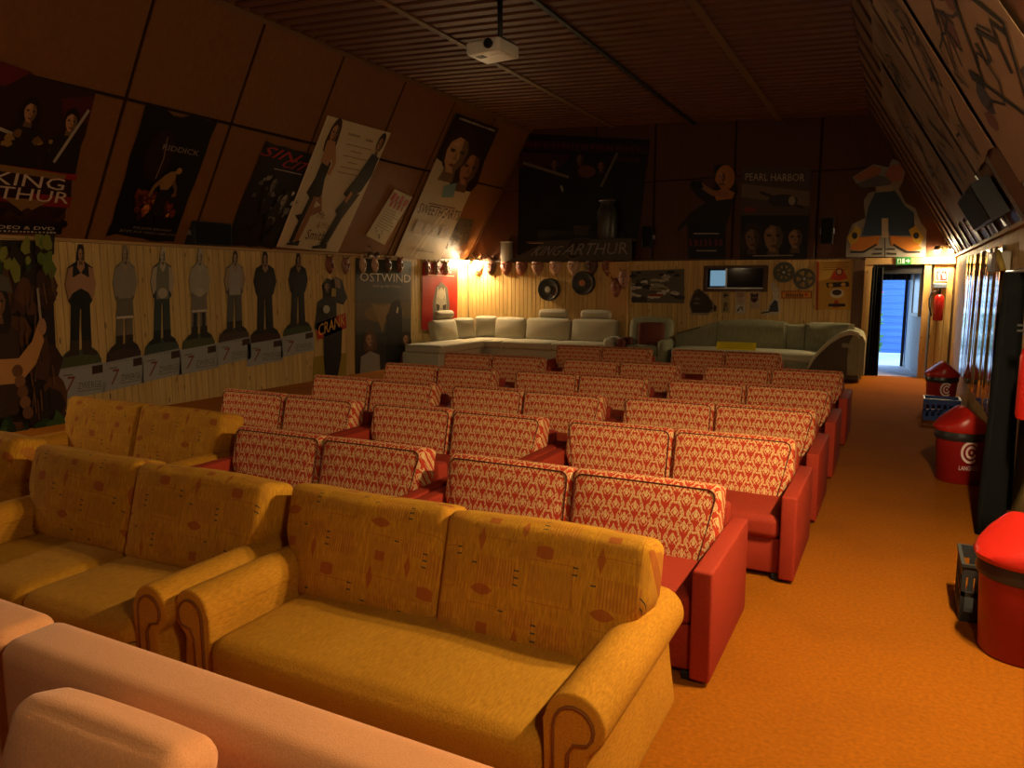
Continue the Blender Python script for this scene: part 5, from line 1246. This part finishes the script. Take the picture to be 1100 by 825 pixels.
obj('strap', tube([(-.03, -.30, .12), (-.05, -.42, .15), (-.05, -.56, .10), (-.02, -.60, .0)], .022, 6), plain('yellow_strap', (.40, .28, .06), .6, .3), wbx)
q = pxquad(P_BACK, (0, 0), (1, 0), (1, 1), (0, 1))
yp = thing('paper_sheet', 'yellow sheet of paper lying on the last red sofa back by the aisle', 'paper', (-1.93, 10.40, .70), math.radians(4))
A = Art(.001); [A.rect(.08, .15+k*.2, .92, .2+k*.2, 'a89018') for k in range(4)]
Q = Quad((-.26, .06, .10), (.26, .06, .10), (.26, -.02, .0), (-.26, -.02, .0), (0, -.8, .6)); sheet(Q, UNIT, 'e0c81c', 'paper', yp, .002); A.build(Q, 'print', yp)

# ================================================================== porch and yard details
pf = thing('picture_frame', 'framed dark picture on the right porch wall through the door', 'picture', (.285, 15.25, 1.02))
pf.rotation_euler = (0, 0, math.atan2(.26, 1.81))
obj('frame', boxes_mesh([(-.02, .02, -.35, .35, 0, .05), (-.02, .02, -.35, .35, .75, .80), (-.02, .02, -.35, -.30, 0, .8), (-.02, .02, .30, .35, 0, .8)]), M_WHITE, pf)
obj('picture', box_mesh(-.005, .02, -.31, .31, .04, .76), plain('dark_picture', (.05, .04, .035), .3, .4), pf)
def shrub(label, loc, h, seed, flowers):
    r = random.Random(seed); root = thing('garden_shrub', label, 'shrub', loc)
    obj('stem', tube([(0, 0, 0), (.02, .01, h*.5), (-.01, 0, h*.9)], [.025, .018, .008], 6), M_DARKWOOD, root)
    def leaves(n, size, zr, name, mat):
        V, F = [], []
        for _ in range(n):
            a = r.uniform(0, 2*PI); rad = r.uniform(.02, .32); z = r.uniform(*zr)*h; c = Vector((rad*math.cos(a), rad*math.sin(a), z))
            d = Vector((r.uniform(-1, 1), r.uniform(-1, 1), r.uniform(-.4, 1))).normalized()*size; s = d.cross(Vector((r.random(), r.random(), r.random()))).normalized()*size*.4
            k = len(V); V += [c, c+d*.5+s, c+d, c+d*.5-s]; F.append((k, k+1, k+2, k+3))
        me = bpy.data.meshes.new(name); me.from_pydata(V, [], F); tag(obj(name, me, mat, root), kind='stuff')
    leaves(420, .10, (.15, 1.0), 'foliage', MATS.get('leaf_green') or plain('leaf_green', (.10, .26, .08), .6, .3, var=.4))
    if flowers: leaves(50, .09, (.55, .95), 'blossom', MATS.get('pink_petal') or plain('pink_petal', (.75, .16, .32), .6, .3))
shrub('tall green shrub with pink blossoms left of the blue fence', (-.66, 18.75, -.02), 1.95, 1, True)
shrub('lower green shrub in front of the blue fence', (-.58, 18.0, -.02), .95, 2, False)
